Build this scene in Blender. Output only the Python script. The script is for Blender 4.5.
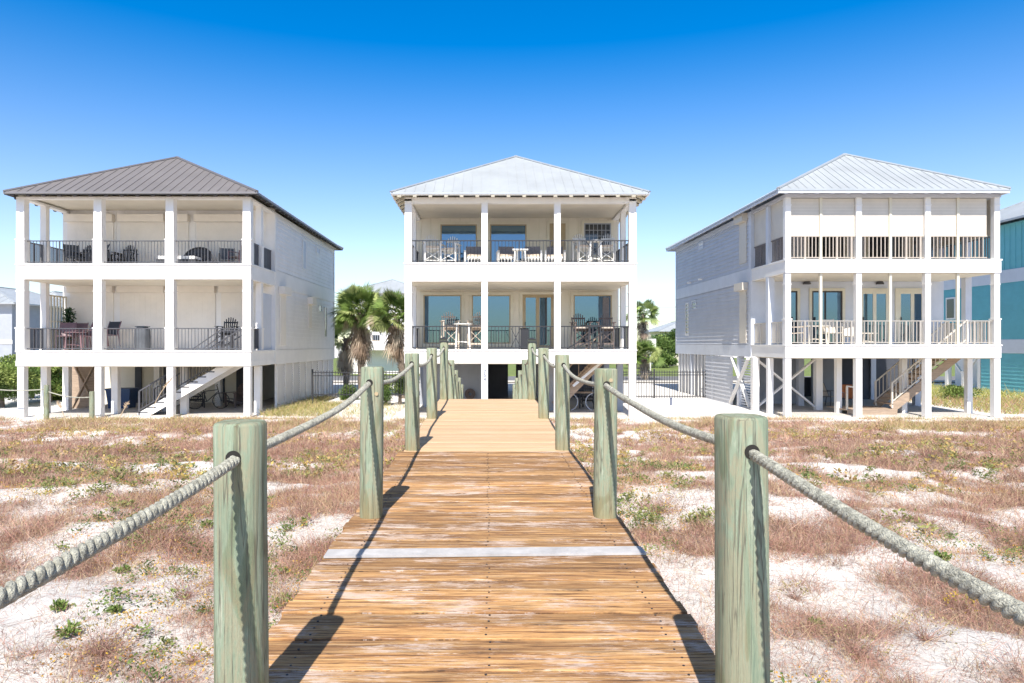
import bpy, math, random
import numpy as np
from mathutils import Vector
R = math.radians
random.seed(7); rng = np.random.default_rng(7)
C = bpy.context.scene.collection
for o in list(bpy.data.objects): bpy.data.objects.remove(o)
sc = bpy.context.scene
# ---------------------------------------------------------------- camera, sky, sun, exposure
EYE = 2.65; F = 682.67; CX = 488.0; CY = 345.0
cd = bpy.data.cameras.new('camera'); cam = bpy.data.objects.new('camera', cd); C.objects.link(cam)
cam.location = (0, 0, EYE); cam.rotation_euler = (R(90), 0, 0)
cd.lens = 24; cd.sensor_width = 36; cd.shift_x = 24/1024; cd.shift_y = 3.5/1024
cd.clip_start = 0.05; cd.clip_end = 6000
sc.camera = cam
SUN_EL, SUN_AZ = 50.0, 185.9
w = bpy.data.worlds.new('World'); sc.world = w; w.use_nodes = True
nt = w.node_tree; nt.nodes.clear()
sky = nt.nodes.new('ShaderNodeTexSky'); sky.sky_type = 'NISHITA'; sky.sun_disc = False
sky.sun_elevation = R(SUN_EL); sky.sun_rotation = R(SUN_AZ)
sky.altitude = 0; sky.air_density = 1.0; sky.dust_density = 0.3; sky.ozone_density = 1.6
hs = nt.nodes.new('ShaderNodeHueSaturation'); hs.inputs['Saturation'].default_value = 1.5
# sky tint set by height above the horizon: pale at the horizon, azure higher, dimmed and greyed overhead to cut blue fill light
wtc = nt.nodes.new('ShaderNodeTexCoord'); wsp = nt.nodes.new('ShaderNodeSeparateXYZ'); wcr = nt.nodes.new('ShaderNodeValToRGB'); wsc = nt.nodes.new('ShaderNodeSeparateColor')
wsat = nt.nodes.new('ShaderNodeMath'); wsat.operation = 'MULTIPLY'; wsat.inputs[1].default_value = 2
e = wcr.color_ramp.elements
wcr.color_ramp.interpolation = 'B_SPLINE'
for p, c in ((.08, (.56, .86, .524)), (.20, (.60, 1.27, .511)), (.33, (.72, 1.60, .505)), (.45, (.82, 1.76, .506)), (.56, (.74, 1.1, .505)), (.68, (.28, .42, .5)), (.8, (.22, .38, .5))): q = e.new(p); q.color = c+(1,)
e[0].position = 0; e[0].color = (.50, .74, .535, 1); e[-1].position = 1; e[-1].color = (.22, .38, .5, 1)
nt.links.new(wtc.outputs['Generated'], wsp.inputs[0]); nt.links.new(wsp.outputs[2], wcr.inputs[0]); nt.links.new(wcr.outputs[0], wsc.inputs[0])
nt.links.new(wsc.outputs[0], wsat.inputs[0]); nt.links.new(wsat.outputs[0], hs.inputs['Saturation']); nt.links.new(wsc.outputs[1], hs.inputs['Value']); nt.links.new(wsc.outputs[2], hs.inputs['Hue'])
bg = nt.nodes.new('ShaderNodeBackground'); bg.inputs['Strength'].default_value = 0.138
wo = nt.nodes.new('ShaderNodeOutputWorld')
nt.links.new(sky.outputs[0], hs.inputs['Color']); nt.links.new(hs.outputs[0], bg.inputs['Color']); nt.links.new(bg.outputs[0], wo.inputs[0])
ld = bpy.data.lights.new('sun', 'SUN'); ld.energy = 5.0; ld.angle = R(0.53); ld.color = (1, 0.945, 0.87)
sun = bpy.data.objects.new('sun', ld); C.objects.link(sun)
sd = Vector((math.sin(R(SUN_AZ))*math.cos(R(SUN_EL)), math.cos(R(SUN_AZ))*math.cos(R(SUN_EL)), math.sin(R(SUN_EL))))
sun.rotation_euler = sd.to_track_quat('Z', 'Y').to_euler(); sun.location = sd*50
sc.view_settings.view_transform = 'Standard'; sc.view_settings.look = 'None'
sc.view_settings.exposure = 0.60; sc.view_settings.gamma = 1
sc.render.engine = 'CYCLES'
sc.cycles.max_bounces = 8; sc.cycles.diffuse_bounces = 4

# ---------------------------------------------------------------- helpers
def P(px, py, d): return ((px-CX)/F*d, d, EYE+(CY-py)/F*d)
def XX(px, d): return (px-CX)/F*d
def ZZ(py, d): return EYE+(CY-py)/F*d
ORG = {}
def org(o): return ORG.get(o.name, (0, 0, 0)) if o else (0, 0, 0)
def tag(o, label=None, cat=None, group=None, kind=None):
    if label: o['label'] = label
    if cat: o['category'] = cat
    if group: o['group'] = group
    if kind: o['kind'] = kind
    return o
def thing(name, label, cat, loc=(0, 0, 0), group=None):
    o = bpy.data.objects.new(name, None); C.objects.link(o); o.location = loc
    o.empty_display_size = .2; ORG[o.name] = tuple(loc)
    return tag(o, label, cat, group)
class MB:
    def __init__(s): s.v = []; s.f = []
    def add(s, v, f):
        n = len(s.v); s.v += [tuple(p) for p in v]; s.f += [tuple(i+n for i in q) for q in f]; return s
    def box(s, x0, x1, y0, y1, z0, z1):
        if x0 > x1: x0, x1 = x1, x0
        if y0 > y1: y0, y1 = y1, y0
        if z0 > z1: z0, z1 = z1, z0
        return s.add([(x0,y0,z0),(x1,y0,z0),(x1,y1,z0),(x0,y1,z0),(x0,y0,z1),(x1,y0,z1),(x1,y1,z1),(x0,y1,z1)],
                     [(0,3,2,1),(4,5,6,7),(0,1,5,4),(1,2,6,5),(2,3,7,6),(3,0,4,7)])
    def quad(s, a, b, c, d): return s.add([a, b, c, d], [(0, 1, 2, 3)])
    def beam(s, p, q, w, h, up=(0, 0, 1)):
        p = Vector(p); q = Vector(q); d = (q-p).normalized(); u = Vector(up)
        if abs(d.dot(u)) > .99: u = Vector((0, 1, 0))
        a = d.cross(u).normalized()*(w/2); b = a.cross(d).normalized()*(h/2)
        vs = [p-a-b, p+a-b, p+a+b, p-a+b, q-a-b, q+a-b, q+a+b, q-a+b]
        return s.add(vs, [(0,1,2,3),(7,6,5,4),(0,4,5,1),(1,5,6,2),(2,6,7,3),(3,7,4,0)])
    def cyl(s, p, q, r0, r1=None, n=10, cap=True):
        if r1 is None: r1 = r0
        p = Vector(p); q = Vector(q); d = (q-p).normalized(); u = Vector((0, 0, 1)) if abs(d.z) < .9 else Vector((0, 1, 0))
        a = d.cross(u).normalized(); b = d.cross(a)
        vs = []
        for c, r in ((p, r0), (q, r1)):
            for i in range(n):
                t = 2*math.pi*i/n; vs.append(c+a*(r*math.cos(t))+b*(r*math.sin(t)))
        fs = [(i, (i+1) % n, n+(i+1) % n, n+i) for i in range(n)]
        if cap: fs += [tuple(range(n))[::-1], tuple(range(n, 2*n))]
        return s.add(vs, fs)
    def build(s, name, m, parent=None, smooth=False, bevel=0):
        me = bpy.data.meshes.new(name); ox, oy, oz = org(parent)
        me.from_pydata([(x-ox, y-oy, z-oz) for x, y, z in s.v], [], s.f); me.materials.append(m); me.update()
        o = bpy.data.objects.new(name, me); C.objects.link(o)
        if parent: o.parent = parent; ORG[o.name] = org(parent)
        if smooth:
            me.polygons.foreach_set('use_smooth', [True]*len(me.polygons))
        if bevel:
            b = o.modifiers.new('bevel', 'BEVEL'); b.width = bevel; b.segments = 2; b.limit_method = 'ANGLE'
        return o
def copy_tree(o, loc=None, rz=None, scale=None, label=None, group=None, parent=None):
    c = o.copy(); C.objects.link(c)
    if parent is not None: c.parent = parent
    if loc is not None: c.location = loc
    if rz is not None: c.rotation_euler = (0, 0, rz)
    if scale is not None: c.scale = scale
    if label: c['label'] = label
    if group: c['group'] = group
    for ch in [x for x in bpy.data.objects if x.parent == o and x != c]: copy_tree(ch, parent=c)
    return c
def npmesh(name, V, Fq, m, col=None):
    """V (n,3), Fq (k,4) quads; optional per-vertex colour"""
    me = bpy.data.meshes.new(name); me.vertices.add(len(V)); me.vertices.foreach_set('co', V.astype(np.float32).ravel())
    k = len(Fq); me.loops.add(k*Fq.shape[1]); me.loops.foreach_set('vertex_index', Fq.astype(np.int32).ravel())
    me.polygons.add(k); me.polygons.foreach_set('loop_start', np.arange(0, k*Fq.shape[1], Fq.shape[1], dtype=np.int32))
    me.update(calc_edges=True)
    if col is not None:
        a = me.color_attributes.new('Tint', 'FLOAT_COLOR', 'POINT')
        c4 = np.ones((len(V), 4), np.float32); c4[:, :3] = col; a.data.foreach_set('color', c4.ravel())
    me.materials.append(m); o = bpy.data.objects.new(name, me); C.objects.link(o); return o

# ---------------------------------------------------------------- materials
def newmat(name):
    m = bpy.data.materials.new(name); m.use_nodes = True; return m, m.node_tree, m.node_tree.nodes['Principled BSDF']
def paint(name, col, rough=.5, var=.06, scale=3.0, bump=.0, metallic=0, spec=.5, streak=None, bscale=None):
    m, t, b = newmat(name); N = t.nodes; L = t.links
    tc = N.new('ShaderNodeTexCoord'); mp = N.new('ShaderNodeMapping')
    if streak: mp.inputs['Scale'].default_value = streak
    L.new(tc.outputs['Object'], mp.inputs[0])
    n = N.new('ShaderNodeTexNoise'); n.inputs['Scale'].default_value = scale; n.inputs['Detail'].default_value = 6; n.inputs['Roughness'].default_value = .65
    L.new(mp.outputs[0], n.inputs[0])
    r = N.new('ShaderNodeValToRGB'); e = r.color_ramp.elements
    e[0].position = .3; e[1].position = .7
    e[0].color = tuple(c*(1-var*2) for c in col)+(1,); e[1].color = tuple(min(1, c*(1+var)) for c in col)+(1,)
    L.new(n.outputs[0], r.inputs[0]); L.new(r.outputs[0], b.inputs['Base Color'])
    b.inputs['Roughness'].default_value = rough; b.inputs['Metallic'].default_value = metallic
    b.inputs['Specular IOR Level'].default_value = spec
    if bump:
        bp = N.new('ShaderNodeBump'); bp.inputs['Strength'].default_value = bump; bp.inputs['Distance'].default_value = .01
        n2 = N.new('ShaderNodeTexNoise'); n2.inputs['Scale'].default_value = bscale or scale*6; n2.inputs['Detail'].default_value = 5
        L.new(mp.outputs[0], n2.inputs[0]); L.new(n2.outputs[0], bp.inputs['Height']); L.new(bp.outputs[0], b.inputs['Normal'])
    return m
def tintmat(name, rough=.8, trans=0.0, mul=(1, 1, 1)):
    m, t, b = newmat(name); N = t.nodes; L = t.links
    a = N.new('ShaderNodeAttribute'); a.attribute_name = 'Tint'
    L.new(a.outputs['Color'], b.inputs['Base Color']); b.inputs['Roughness'].default_value = rough
    b.inputs['Specular IOR Level'].default_value = .25
    if trans:
        tr = N.new('ShaderNodeBsdfTranslucent'); mx = N.new('ShaderNodeMixShader'); mx.inputs[0].default_value = trans
        L.new(a.outputs['Color'], tr.inputs['Color']); L.new(b.outputs[0], mx.inputs[1]); L.new(tr.outputs[0], mx.inputs[2])
        L.new(mx.outputs[0], N['Material Output'].inputs[0])
    return m
def ramp(N, stops):
    r = N.new('ShaderNodeValToRGB'); e = r.color_ramp.elements
    while len(e) < len(stops): e.new(.5)
    for i, (p, c) in enumerate(stops):
        e[i].position = p; e[i].color = tuple(c)+(1,)
    return r
def mixc(N, L, fac, a, b, mode='MIX'):
    x = N.new('ShaderNodeMix'); x.data_type = 'RGBA'; x.blend_type = mode
    for s, v in ((x.inputs[0], fac), (x.inputs[6], a), (x.inputs[7], b)):
        if hasattr(v, 'links') or hasattr(v, 'is_linked'): L.new(v, s)
        elif isinstance(v, (int, float)): s.default_value = v
        else: s.default_value = tuple(v)+(1,)
    return x.outputs[2]
def noise(N, L, vec, scale, detail=5, rough=.6, dist=0):
    n = N.new('ShaderNodeTexNoise'); n.inputs['Scale'].default_value = scale; n.inputs['Detail'].default_value = detail
    n.inputs['Roughness'].default_value = rough; n.inputs['Distortion'].default_value = dist; L.new(vec, n.inputs[0]); return n.outputs[0]
def mapping(N, L, vec, scale, loc=(0, 0, 0)):
    m = N.new('ShaderNodeMapping'); m.inputs['Scale'].default_value = scale; m.inputs['Location'].default_value = loc; L.new(vec, m.inputs[0]); return m.outputs[0]

def sand_mat():
    m, t, b = newmat('sand_with_litter'); N = t.nodes; L = t.links
    g = N.new('ShaderNodeNewGeometry').outputs['Position']
    big = noise(N, L, g, 1.1, 9, .72); fine = noise(N, L, g, 30, 8, .8); grain = noise(N, L, g, 90, 4, .7)
    sandc = ramp(N, [(.3, (.66, .63, .595)), (.7, (.80, .775, .745))]); L.new(grain, sandc.inputs[0])
    lit = ramp(N, [(.3, (.17, .10, .075)), (.5, (.36, .24, .18)), (.7, (.55, .43, .34))]); L.new(grain, lit.inputs[0])
    at = N.new('ShaderNodeAttribute'); at.attribute_name = 'Tint'
    add = N.new('ShaderNodeMath'); add.operation = 'MULTIPLY_ADD'; add.inputs[1].default_value = .42; L.new(at.outputs['Fac'], add.inputs[0]); L.new(fine, add.inputs[2])
    mk = ramp(N, [(.58, (0, 0, 0)), (.88, (.8, .8, .8))]); L.new(add.outputs[0], mk.inputs[0])
    c = mixc(N, L, mk.outputs[0], sandc.outputs[0], lit.outputs[0])
    L.new(c, b.inputs['Base Color']); b.inputs['Roughness'].default_value = .95; b.inputs['Specular IOR Level'].default_value = .15
    bp = N.new('ShaderNodeBump'); bp.inputs['Strength'].default_value = .7; bp.inputs['Distance'].default_value = .03
    s2 = N.new('ShaderNodeMath'); s2.operation = 'MULTIPLY_ADD'; s2.inputs[1].default_value = .25; L.new(grain, s2.inputs[0]); L.new(fine, s2.inputs[2])
    L.new(s2.outputs[0], bp.inputs['Height']); L.new(bp.outputs[0], b.inputs['Normal'])
    return m
def deck_mat(name, stops, whiteness, white_c, dark_c, dark_amt=.6, boardvar=.25):
    m, t, b = newmat(name); N = t.nodes; L = t.links
    g = N.new('ShaderNodeNewGeometry').outputs['Position']
    at = N.new('ShaderNodeAttribute'); at.attribute_name = 'Board'
    off = N.new('ShaderNodeVectorMath'); off.operation = 'MULTIPLY_ADD'; L.new(at.outputs['Color'], off.inputs[0]); off.inputs[1].default_value = (40, 17, 0); L.new(g, off.inputs[2])
    v = off.outputs[0]
    st = noise(N, L, mapping(N, L, v, (1.2, 26, 1)), 1.6, 7, .62, .3)
    st2 = noise(N, L, mapping(N, L, v, (2.6, 75, 1)), 1.5, 7, .78)
    r = ramp(N, stops); L.new(st, r.inputs[0])
    bv = N.new('ShaderNodeSeparateColor'); L.new(at.outputs['Color'], bv.inputs[0]); rb = ramp(N, [(0, (.62, .60, .60)), (.5, (.95, .95, .95)), (1, (1.25, 1.2, 1.12))]); L.new(bv.outputs[0], rb.inputs[0]); tone = mixc(N, L, boardvar, r.outputs[0], rb.outputs[0], 'MULTIPLY')
    dk = ramp(N, [(.50, (0, 0, 0)), (.62, (dark_amt,)*3)]); L.new(st2, dk.inputs[0])
    c1 = mixc(N, L, dk.outputs[0], tone, dark_c)
    # white, worn patches down the middle of the walk
    wn = noise(N, L, mapping(N, L, g, (2.3, 6, 1)), 1.0, 8, .72)
    wn2 = noise(N, L, mapping(N, L, v, (4, 130, 1)), 1.6, 6, .8)
    sm = N.new('ShaderNodeMath'); sm.operation = 'ADD'; L.new(wn, sm.inputs[0]); L.new(wn2, sm.inputs[1])
    wr = ramp(N, [(.0, (0, 0, 0)), (1, (0, 0, 0))]); wr.color_ramp.elements[0].position = 1.0-whiteness; wr.color_ramp.elements[1].position = min(1.0, 1.12-whiteness); wr.color_ramp.elements[1].color = (.8, .8, .8, 1)
    hf = N.new('ShaderNodeMath'); hf.operation = 'MULTIPLY'; hf.inputs[1].default_value = .9; L.new(sm.outputs[0], hf.inputs[0]); L.new(hf.outputs[0], wr.inputs[0])
    c2 = mixc(N, L, wr.outputs[0], c1, white_c)
    L.new(c2, b.inputs['Base Color']); b.inputs['Roughness'].default_value = .75; b.inputs['Specular IOR Level'].default_value = .25
    bp = N.new('ShaderNodeBump'); bp.inputs['Strength'].default_value = .45; bp.inputs['Distance'].default_value = .004
    L.new(st2, bp.inputs['Height']); L.new(bp.outputs[0], b.inputs['Normal'])
    return m
def post_mat():
    m, t, b = newmat('green_treated_wood'); N = t.nodes; L = t.links
    g = N.new('ShaderNodeTexCoord').outputs['Object']
    oi = N.new('ShaderNodeObjectInfo')
    off = N.new('ShaderNodeVectorMath'); off.operation = 'MULTIPLY_ADD'; L.new(oi.outputs['Random'], off.inputs[0]); off.inputs[1].default_value = (30, 30, 60); L.new(g, off.inputs[2]); v = off.outputs[0]
    n1 = noise(N, L, mapping(N, L, v, (11, 11, 1.6)), 1.1, 8, .68, .9)
    wv = N.new('ShaderNodeTexWave'); wv.wave_type = 'BANDS'; wv.bands_direction = 'X'; wv.inputs['Scale'].default_value = 2.6; wv.inputs['Distortion'].default_value = 14
    wv.inputs['Detail'].default_value = 3; wv.inputs['Detail Scale'].default_value = 1.6; L.new(mapping(N, L, v, (1, .8, .22)), wv.inputs[0])
    n3 = noise(N, L, mapping(N, L, v, (75, 75, 1.5)), 1.3, 7, .8)
    base = ramp(N, [(.32, (.19, .25, .18)), (.43, (.27, .32, .225)), (.50, (.33, .32, .22)), (.57, (.27, .335, .24)), (.68, (.43, .45, .34))]); L.new(n1, base.inputs[0])
    wr = ramp(N, [(.0, (.50, .47, .34)), (.10, (.72, .70, .58)), (.16, (1, 1, 1))]); L.new(wv.outputs[0], wr.inputs[0])
    c = mixc(N, L, .5, base.outputs[0], wr.outputs[0], 'MULTIPLY')
    dk = ramp(N, [(.53, (0, 0, 0)), (.64, (.75,)*3)]); L.new(n3, dk.inputs[0])
    c = mixc(N, L, dk.outputs[0], c, (.17, .165, .12))
    cn = noise(N, L, mapping(N, L, v, (20, 20, .75)), 1.0, 4, .55, .6); c1_ = N.new('ShaderNodeMath'); c1_.operation = 'SUBTRACT'; c1_.inputs[1].default_value = .5; L.new(cn, c1_.inputs[0])
    c2_ = N.new('ShaderNodeMath'); c2_.operation = 'ABSOLUTE'; L.new(c1_.outputs[0], c2_.inputs[0]); cr_ = ramp(N, [(.0, (.8, .8, .8)), (.018, (0, 0, 0))]); L.new(c2_.outputs[0], cr_.inputs[0]); c = mixc(N, L, cr_.outputs[0], c, (.10, .09, .07))
    # rusty foot
    sep = N.new('ShaderNodeSeparateXYZ'); L.new(g, sep.inputs[0])
    mr = N.new('ShaderNodeMapRange'); mr.inputs[1].default_value = .22; mr.inputs[2].default_value = -.02; L.new(sep.outputs[2], mr.inputs[0])
    ft = N.new('ShaderNodeMath'); ft.operation = 'MULTIPLY'; L.new(mr.outputs[0], ft.inputs[0]); L.new(n1, ft.inputs[1])
    c = mixc(N, L, ft.outputs[0], c, (.30, .22, .09))
    L.new(c, b.inputs['Base Color']); b.inputs['Roughness'].default_value = .8; b.inputs['Specular IOR Level'].default_value = .2
    bp = N.new('ShaderNodeBump'); bp.inputs['Strength'].default_value = .9; bp.inputs['Distance'].default_value = .008
    L.new(n3, bp.inputs['Height']); L.new(bp.outputs[0], b.inputs['Normal'])
    return m
M = {}
M['sand'] = sand_mat()
M['old_deck'] = deck_mat('weathered_planks', [(.28, (.10, .055, .034)), (.40, (.25, .13, .06)), (.50, (.42, .235, .10)), (.60, (.49, .30, .14)), (.72, (.52, .38, .26))], .035, (.56, .45, .385), (.06, .035, .024), .95, .9)
M['new_deck'] = deck_mat('new_pine_planks', [(.25, (.46, .30, .165)), (.5, (.55, .385, .24)), (.8, (.61, .47, .33))], -.3, (.8, .7, .6), (.5, .3, .14), .45, .35)
M['post'] = post_mat()
M['rope'] = paint('rope_fibre', (.50, .49, .41), .95, .32, 55, 1.0, bscale=260)
M['black_hole'] = paint('hole_shadow', (.02, .018, .015), .9)
M['alu'] = paint('aluminium_strip', (.47, .455, .45), .6, .12, 9, .1, metallic=.0)
M['white'] = paint('white_paint', (.82, .80, .77), .55, .03, 1.5)
M['white2'] = paint('white_siding', (.85, .82, .785), .55, .04, 1.2)
M['cream'] = paint('cream_boards', (.74, .68, .56), .6, .04, 1.2)
M['creamtrim'] = paint('cream_trim', (.70, .65, .52), .55, .04, 2)
M['tan'] = paint('tan_frame', (.42, .33, .20), .55, .06, 3)
M['bluegrey'] = paint('blue_grey_siding', (.58, .595, .635), .6, .04, 1.3)
M['bgtrim'] = paint('pale_blue_trim', (.62, .65, .71), .55, .04, 1.3)
M['shutter'] = paint('ivory_shutter', (.64, .585, .50), .5, .04, 2)
M['wshutter'] = paint('white_shutter', (.84, .775, .69), .5, .03, 2)
M['black'] = paint('black_metal', (.035, .035, .04), .4, .1, 4)
M['darkmetal'] = paint('dark_grey_metal', (.09, .09, .10), .4, .1, 4)
M['rail_beige'] = paint('beige_rail_paint', (.46, .40, .34), .55, .05, 4)
M['rail_pale'] = paint('pale_rail_paint', (.40, .37, .33), .55, .05, 4)
M['roofgrey'] = paint('taupe_metal_roof', (.235, .218, .22), .45, .06, .9, metallic=.35)
M['rooflight'] = paint('galvanised_roof', (.43, .46, .485), .45, .06, .8, metallic=.2)
M['darktrim'] = paint('dark_bronze_trim', (.035, .03, .03), .5)
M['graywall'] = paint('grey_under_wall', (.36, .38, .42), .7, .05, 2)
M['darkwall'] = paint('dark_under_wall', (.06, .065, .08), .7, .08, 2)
M['concrete'] = paint('concrete', (.52, .49, .45), .85, .08, 2, .3)
M['turq'] = paint('turquoise_siding', (.15, .46, .51), .6, .05, 1.4)
M['wood'] = paint('weathered_brown_wood', (.40, .30, .22), .8, .15, 3, .2, streak=(1, 1, 8))
M['plastic_dark'] = paint('dark_plastic_lumber', (.045, .045, .05), .5, .1, 6)
M['plastic_brown'] = paint('brown_plastic_lumber', (.16, .12, .105), .55, .1, 6)
M['plastic_white'] = paint('white_plastic_lumber', (.78, .76, .72), .5, .04, 6)
M['plastic_tan'] = paint('tan_plastic_lumber', (.60, .50, .40), .55, .06, 6)
M['wicker'] = paint('grey_wicker', (.22, .20, .20), .8, .25, 40, .5)
M['cushion'] = paint('tan_cushion', (.62, .50, .38), .9, .05, 10)
M['pink_metal'] = paint('dusky_red_metal', (.22, .13, .14), .5, .1, 6)
M['bluebin'] = paint('navy_plastic', (.02, .06, .16), .5)
M['cover'] = paint('grey_canvas', (.10, .11, .125), .8, .15, 3)
M['asphalt'] = paint('asphalt', (.16, .16, .165), .9, .1, 2)
M['grass'] = paint('lawn_grass', (.17, .22, .05), .95, .25, 1.2, .5)
M['bark'] = paint('palm_bark', (.20, .16, .125), .9, .2, 8, .8)
M['leaf'] = tintmat('foliage', .55, .25)
M['brush'] = tintmat('dry_stems', .85, .12)
M['water'] = paint('sea_water', (.02, .10, .12), .12, .05, .05, .4, bscale=.6)
M['orange'] = paint('terracotta', (.45, .16, .06), .8)
def glass_mat(name, tint, metal):
    m, t, b = newmat(name); N = t.nodes; L = t.links
    b.inputs['Base Color'].default_value = tint+(1,); b.inputs['Metallic'].default_value = metal; b.inputs['Roughness'].default_value = .03
    b.inputs['Specular IOR Level'].default_value = .8
    g = N.new('ShaderNodeNewGeometry').outputs['Position']
    bp = N.new('ShaderNodeBump'); bp.inputs['Strength'].default_value = .08; bp.inputs['Distance'].default_value = .02
    L.new(noise(N, L, g, .9, 2), bp.inputs['Height']); L.new(bp.outputs[0], b.inputs['Normal'])
    return m
M['glass'] = glass_mat('coated_window_glass', (.11, .19, .27), .8)
M['glassdark'] = glass_mat('dark_window_glass', (.05, .06, .07), .4)

# ---------------------------------------------------------------- terrain
def vnoise(x, y, seed=0):
    xi = np.floor(x).astype(np.int64); yi = np.floor(y).astype(np.int64); xf = x-xi; yf = y-yi
    u = xf*xf*(3-2*xf); v = yf*yf*(3-2*yf)
    def h(a, b):
        n = (a*374761393+b*668265263+seed*1442695041) & 0x7fffffff
        n = ((n ^ (n >> 13))*1274126177) & 0x7fffffff
        return ((n ^ (n >> 16)) & 0xffff)/65535.0
    return (h(xi, yi)*(1-u)+h(xi+1, yi)*u)*(1-v)+(h(xi, yi+1)*(1-u)+h(xi+1, yi+1)*u)*v
def fbm(x, y, seed=0, o=4):
    s = 0; a = .5; t = 0
    for i in range(o):
        s = s+a*vnoise(x*2**i, y*2**i, seed+i*13); t += a; a *= .5
    return s/t
def ss(a, b, x): t = np.clip((x-a)/(b-a), 0, 1); return t*t*(3-2*t)
def gz(x, y):
    x = np.asarray(x, float); y = np.asarray(y, float)
    z = .95*(1-ss(6.5, 21.5, y)) - ss(-8, -60, -0-y*-1)*0
    z = np.where(y < 0, .95-2.6*ss(0, 1, np.clip(-y/70, 0, 1)), z)
    amp = (1-ss(19, 24, y))*ss(-60, -10, y)
    bump = (fbm(x*.35+5, y*.35+9, 3)-.5)*.5 + (fbm(x*1.3, y*1.3, 8)-.5)*.26 + (fbm(x*5, y*5, 21, 3)-.5)*.05
    near = 1-np.exp(-(np.maximum(np.abs(x)-1.0, 0)/1.2)**2)*1.0
    z = z+bump*amp*(.35+.65*near)
    z = z - .05*(np.abs(x) < 1.05)*(y < 23)
    return z
def density(x, y):
    v = fbm(x*.38+3, y*.38+1, 31)*.26+fbm(x*1.15, y*1.15, 77)*.34+fbm(x*3.4, y*3.4, 12)*.40
    thr = .50-.03*ss(3.2, 9, y)-.015*ss(10, 18, y)
    thr = thr+.05*np.exp(-((x+2.2)**2/1.3+(y-4.0)**2/4))+.04*np.exp(-((x-2.8)**2/2+(y-6.8)**2/5))
    thr = thr-.055*ss(1.0, 3.0, x)*(1-ss(5.5, 8, y))
    return .07+.93*ss(thr-.03, thr+.055, v)
def axis(fine0, fine1, step, lo, hi, g=1.12):
    a = list(np.arange(fine0, fine1+1e-6, step)); s = step; x = a[-1]
    while x < hi: s *= g; x += s; a.append(x)
    s = step; x = a[0]; b = []
    while x > lo: s *= g; x -= s; b.append(x)
    return np.array(b[::-1]+a)
gx = axis(-13, 13, .11, -2500, 2500, 1.1); gy = axis(1.0, 15, .11, -220, 3000, 1.09)
GX, GY = np.meshgrid(gx, gy); GZ = gz(GX, GY)
V = np.stack([GX.ravel(), GY.ravel(), GZ.ravel()], 1); nx, ny = len(gx), len(gy)
i = np.arange(nx-1)[None, :]+nx*np.arange(ny-1)[:, None]; i = i.ravel()
cv = density(V[:, 0], V[:, 1])*(1-ss(22.8, 24.5, V[:, 1]))*ss(-12, 0, V[:, 1])
g = npmesh('ground', V, np.stack([i, i+1, i+1+nx, i+nx], 1), M['sand'], np.repeat(cv[:, None], 3, 1))
g.data.polygons.foreach_set('use_smooth', [True]*len(g.data.polygons)); g['kind'] = 'structure'
def sheet(name, x0, x1, y0, y1, z, m, kind='structure'):
    o = MB().box(x0, x1, y0, y1, z-.06, z).build(name, m); o['kind'] = kind; return o
sheet('water', -2500, 2500, -2500, -48, -1.2, M['water'])
sheet('lawn', -300, 300, 58, 140, .03, M['grass'])
sheet('street', -300, 300, 49, 57.6, .02, M['asphalt'])
sheet('pavement', -300, 300, 47.4, 48.9, .12, M['concrete'])

# ---------------------------------------------------------------- boardwalk
SL = .0234
def dz(y): return 1.29+SL*y if y <= 13.3 else 1.29+SL*13.3-(y-13.3)*.158
bw = thing('boardwalk', 'long wooden boardwalk, weathered brown planks near, new pale pine farther on', 'boardwalk', (0, 0, 1.0))
def boards(name, y0, y1, xl, xr, mat, pitch=.14, gap=.012, th=.038, jit=.012, parent=bw):
    vs = []; fs = []; cs = []; y = y0
    while y < y1-.03:
        y2 = min(y+pitch-gap*random.uniform(.4, 1.6), y1); a = xl+random.uniform(-jit, jit); b = xr+random.uniform(-jit, jit)
        h = random.uniform(-.002, .002); n = len(vs); c = random.random(); tl = random.uniform(-.0015, .0015)
        z0, z1 = dz(y)+h, dz(y2)+h; e = .004
        # top with softened long edges
        prof = [(y, z0-th), (y, z0-e), (y+e, z0), (y2-e, z1), (y2, z1-e), (y2, z1-th)]
        for xx, t in ((a, tl), (b, -tl)):
            for (yy, zz) in prof: vs.append((xx, yy, zz+t)); cs.append((c, random.Random(int(y*1000)).random(), c))
        for k in range(6): fs.append((n+k, n+(k+1) % 6, n+6+(k+1) % 6, n+6+k))
        fs.append(tuple(n+k for k in range(5, -1, -1))); fs.append(tuple(n+6+k for k in range(6)))
        y += pitch
    mb = MB(); mb.v = vs; mb.f = fs; o = mb.build(name, mat, parent)
    at = o.data.color_attributes.new('Board', 'FLOAT_COLOR', 'POINT')
    at.data.foreach_set('color', np.array([c+(1,) for c in cs], np.float32).ravel())
    return o
boards('old_planks', -1.2, 7.6, -.985, .955, M['old_deck'])
boards('new_planks', 7.606, 13.36, -.94, .93, M['new_deck'], gap=.003, jit=.004)
boards('ramp_planks', 13.37, 22.6, -.92, .92, M['new_deck'], gap=.004, jit=.004)
mb = MB()
for x in (-.8, 0, .8):
    mb.beam((x, -1.2, dz(-1.2)-.14), (x, 13.3, dz(13.3)-.14), .045, .19)
    mb.beam((x, 13.3, dz(13.3)-.14), (x, 22.5, dz(22.5)-.11), .045, .14)
mb.build('joists', M['wood'], bw)
sc_ = MB(); yy = -1.2+.07
while yy < 7.5:
    if not 3.98 < yy < 4.28:
        for x in (-.8, 0, .8):
            for dy in (-.035, .032): xo = x+random.uniform(-.012, .012); sc_.cyl((xo, yy+dy, dz(yy+dy)-.004), (xo, yy+dy, dz(yy+dy)+.0035), .0055, n=6)
    yy += .14
sc_.build('screws', M['darktrim'], bw)['kind'] = 'stuff'
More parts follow.
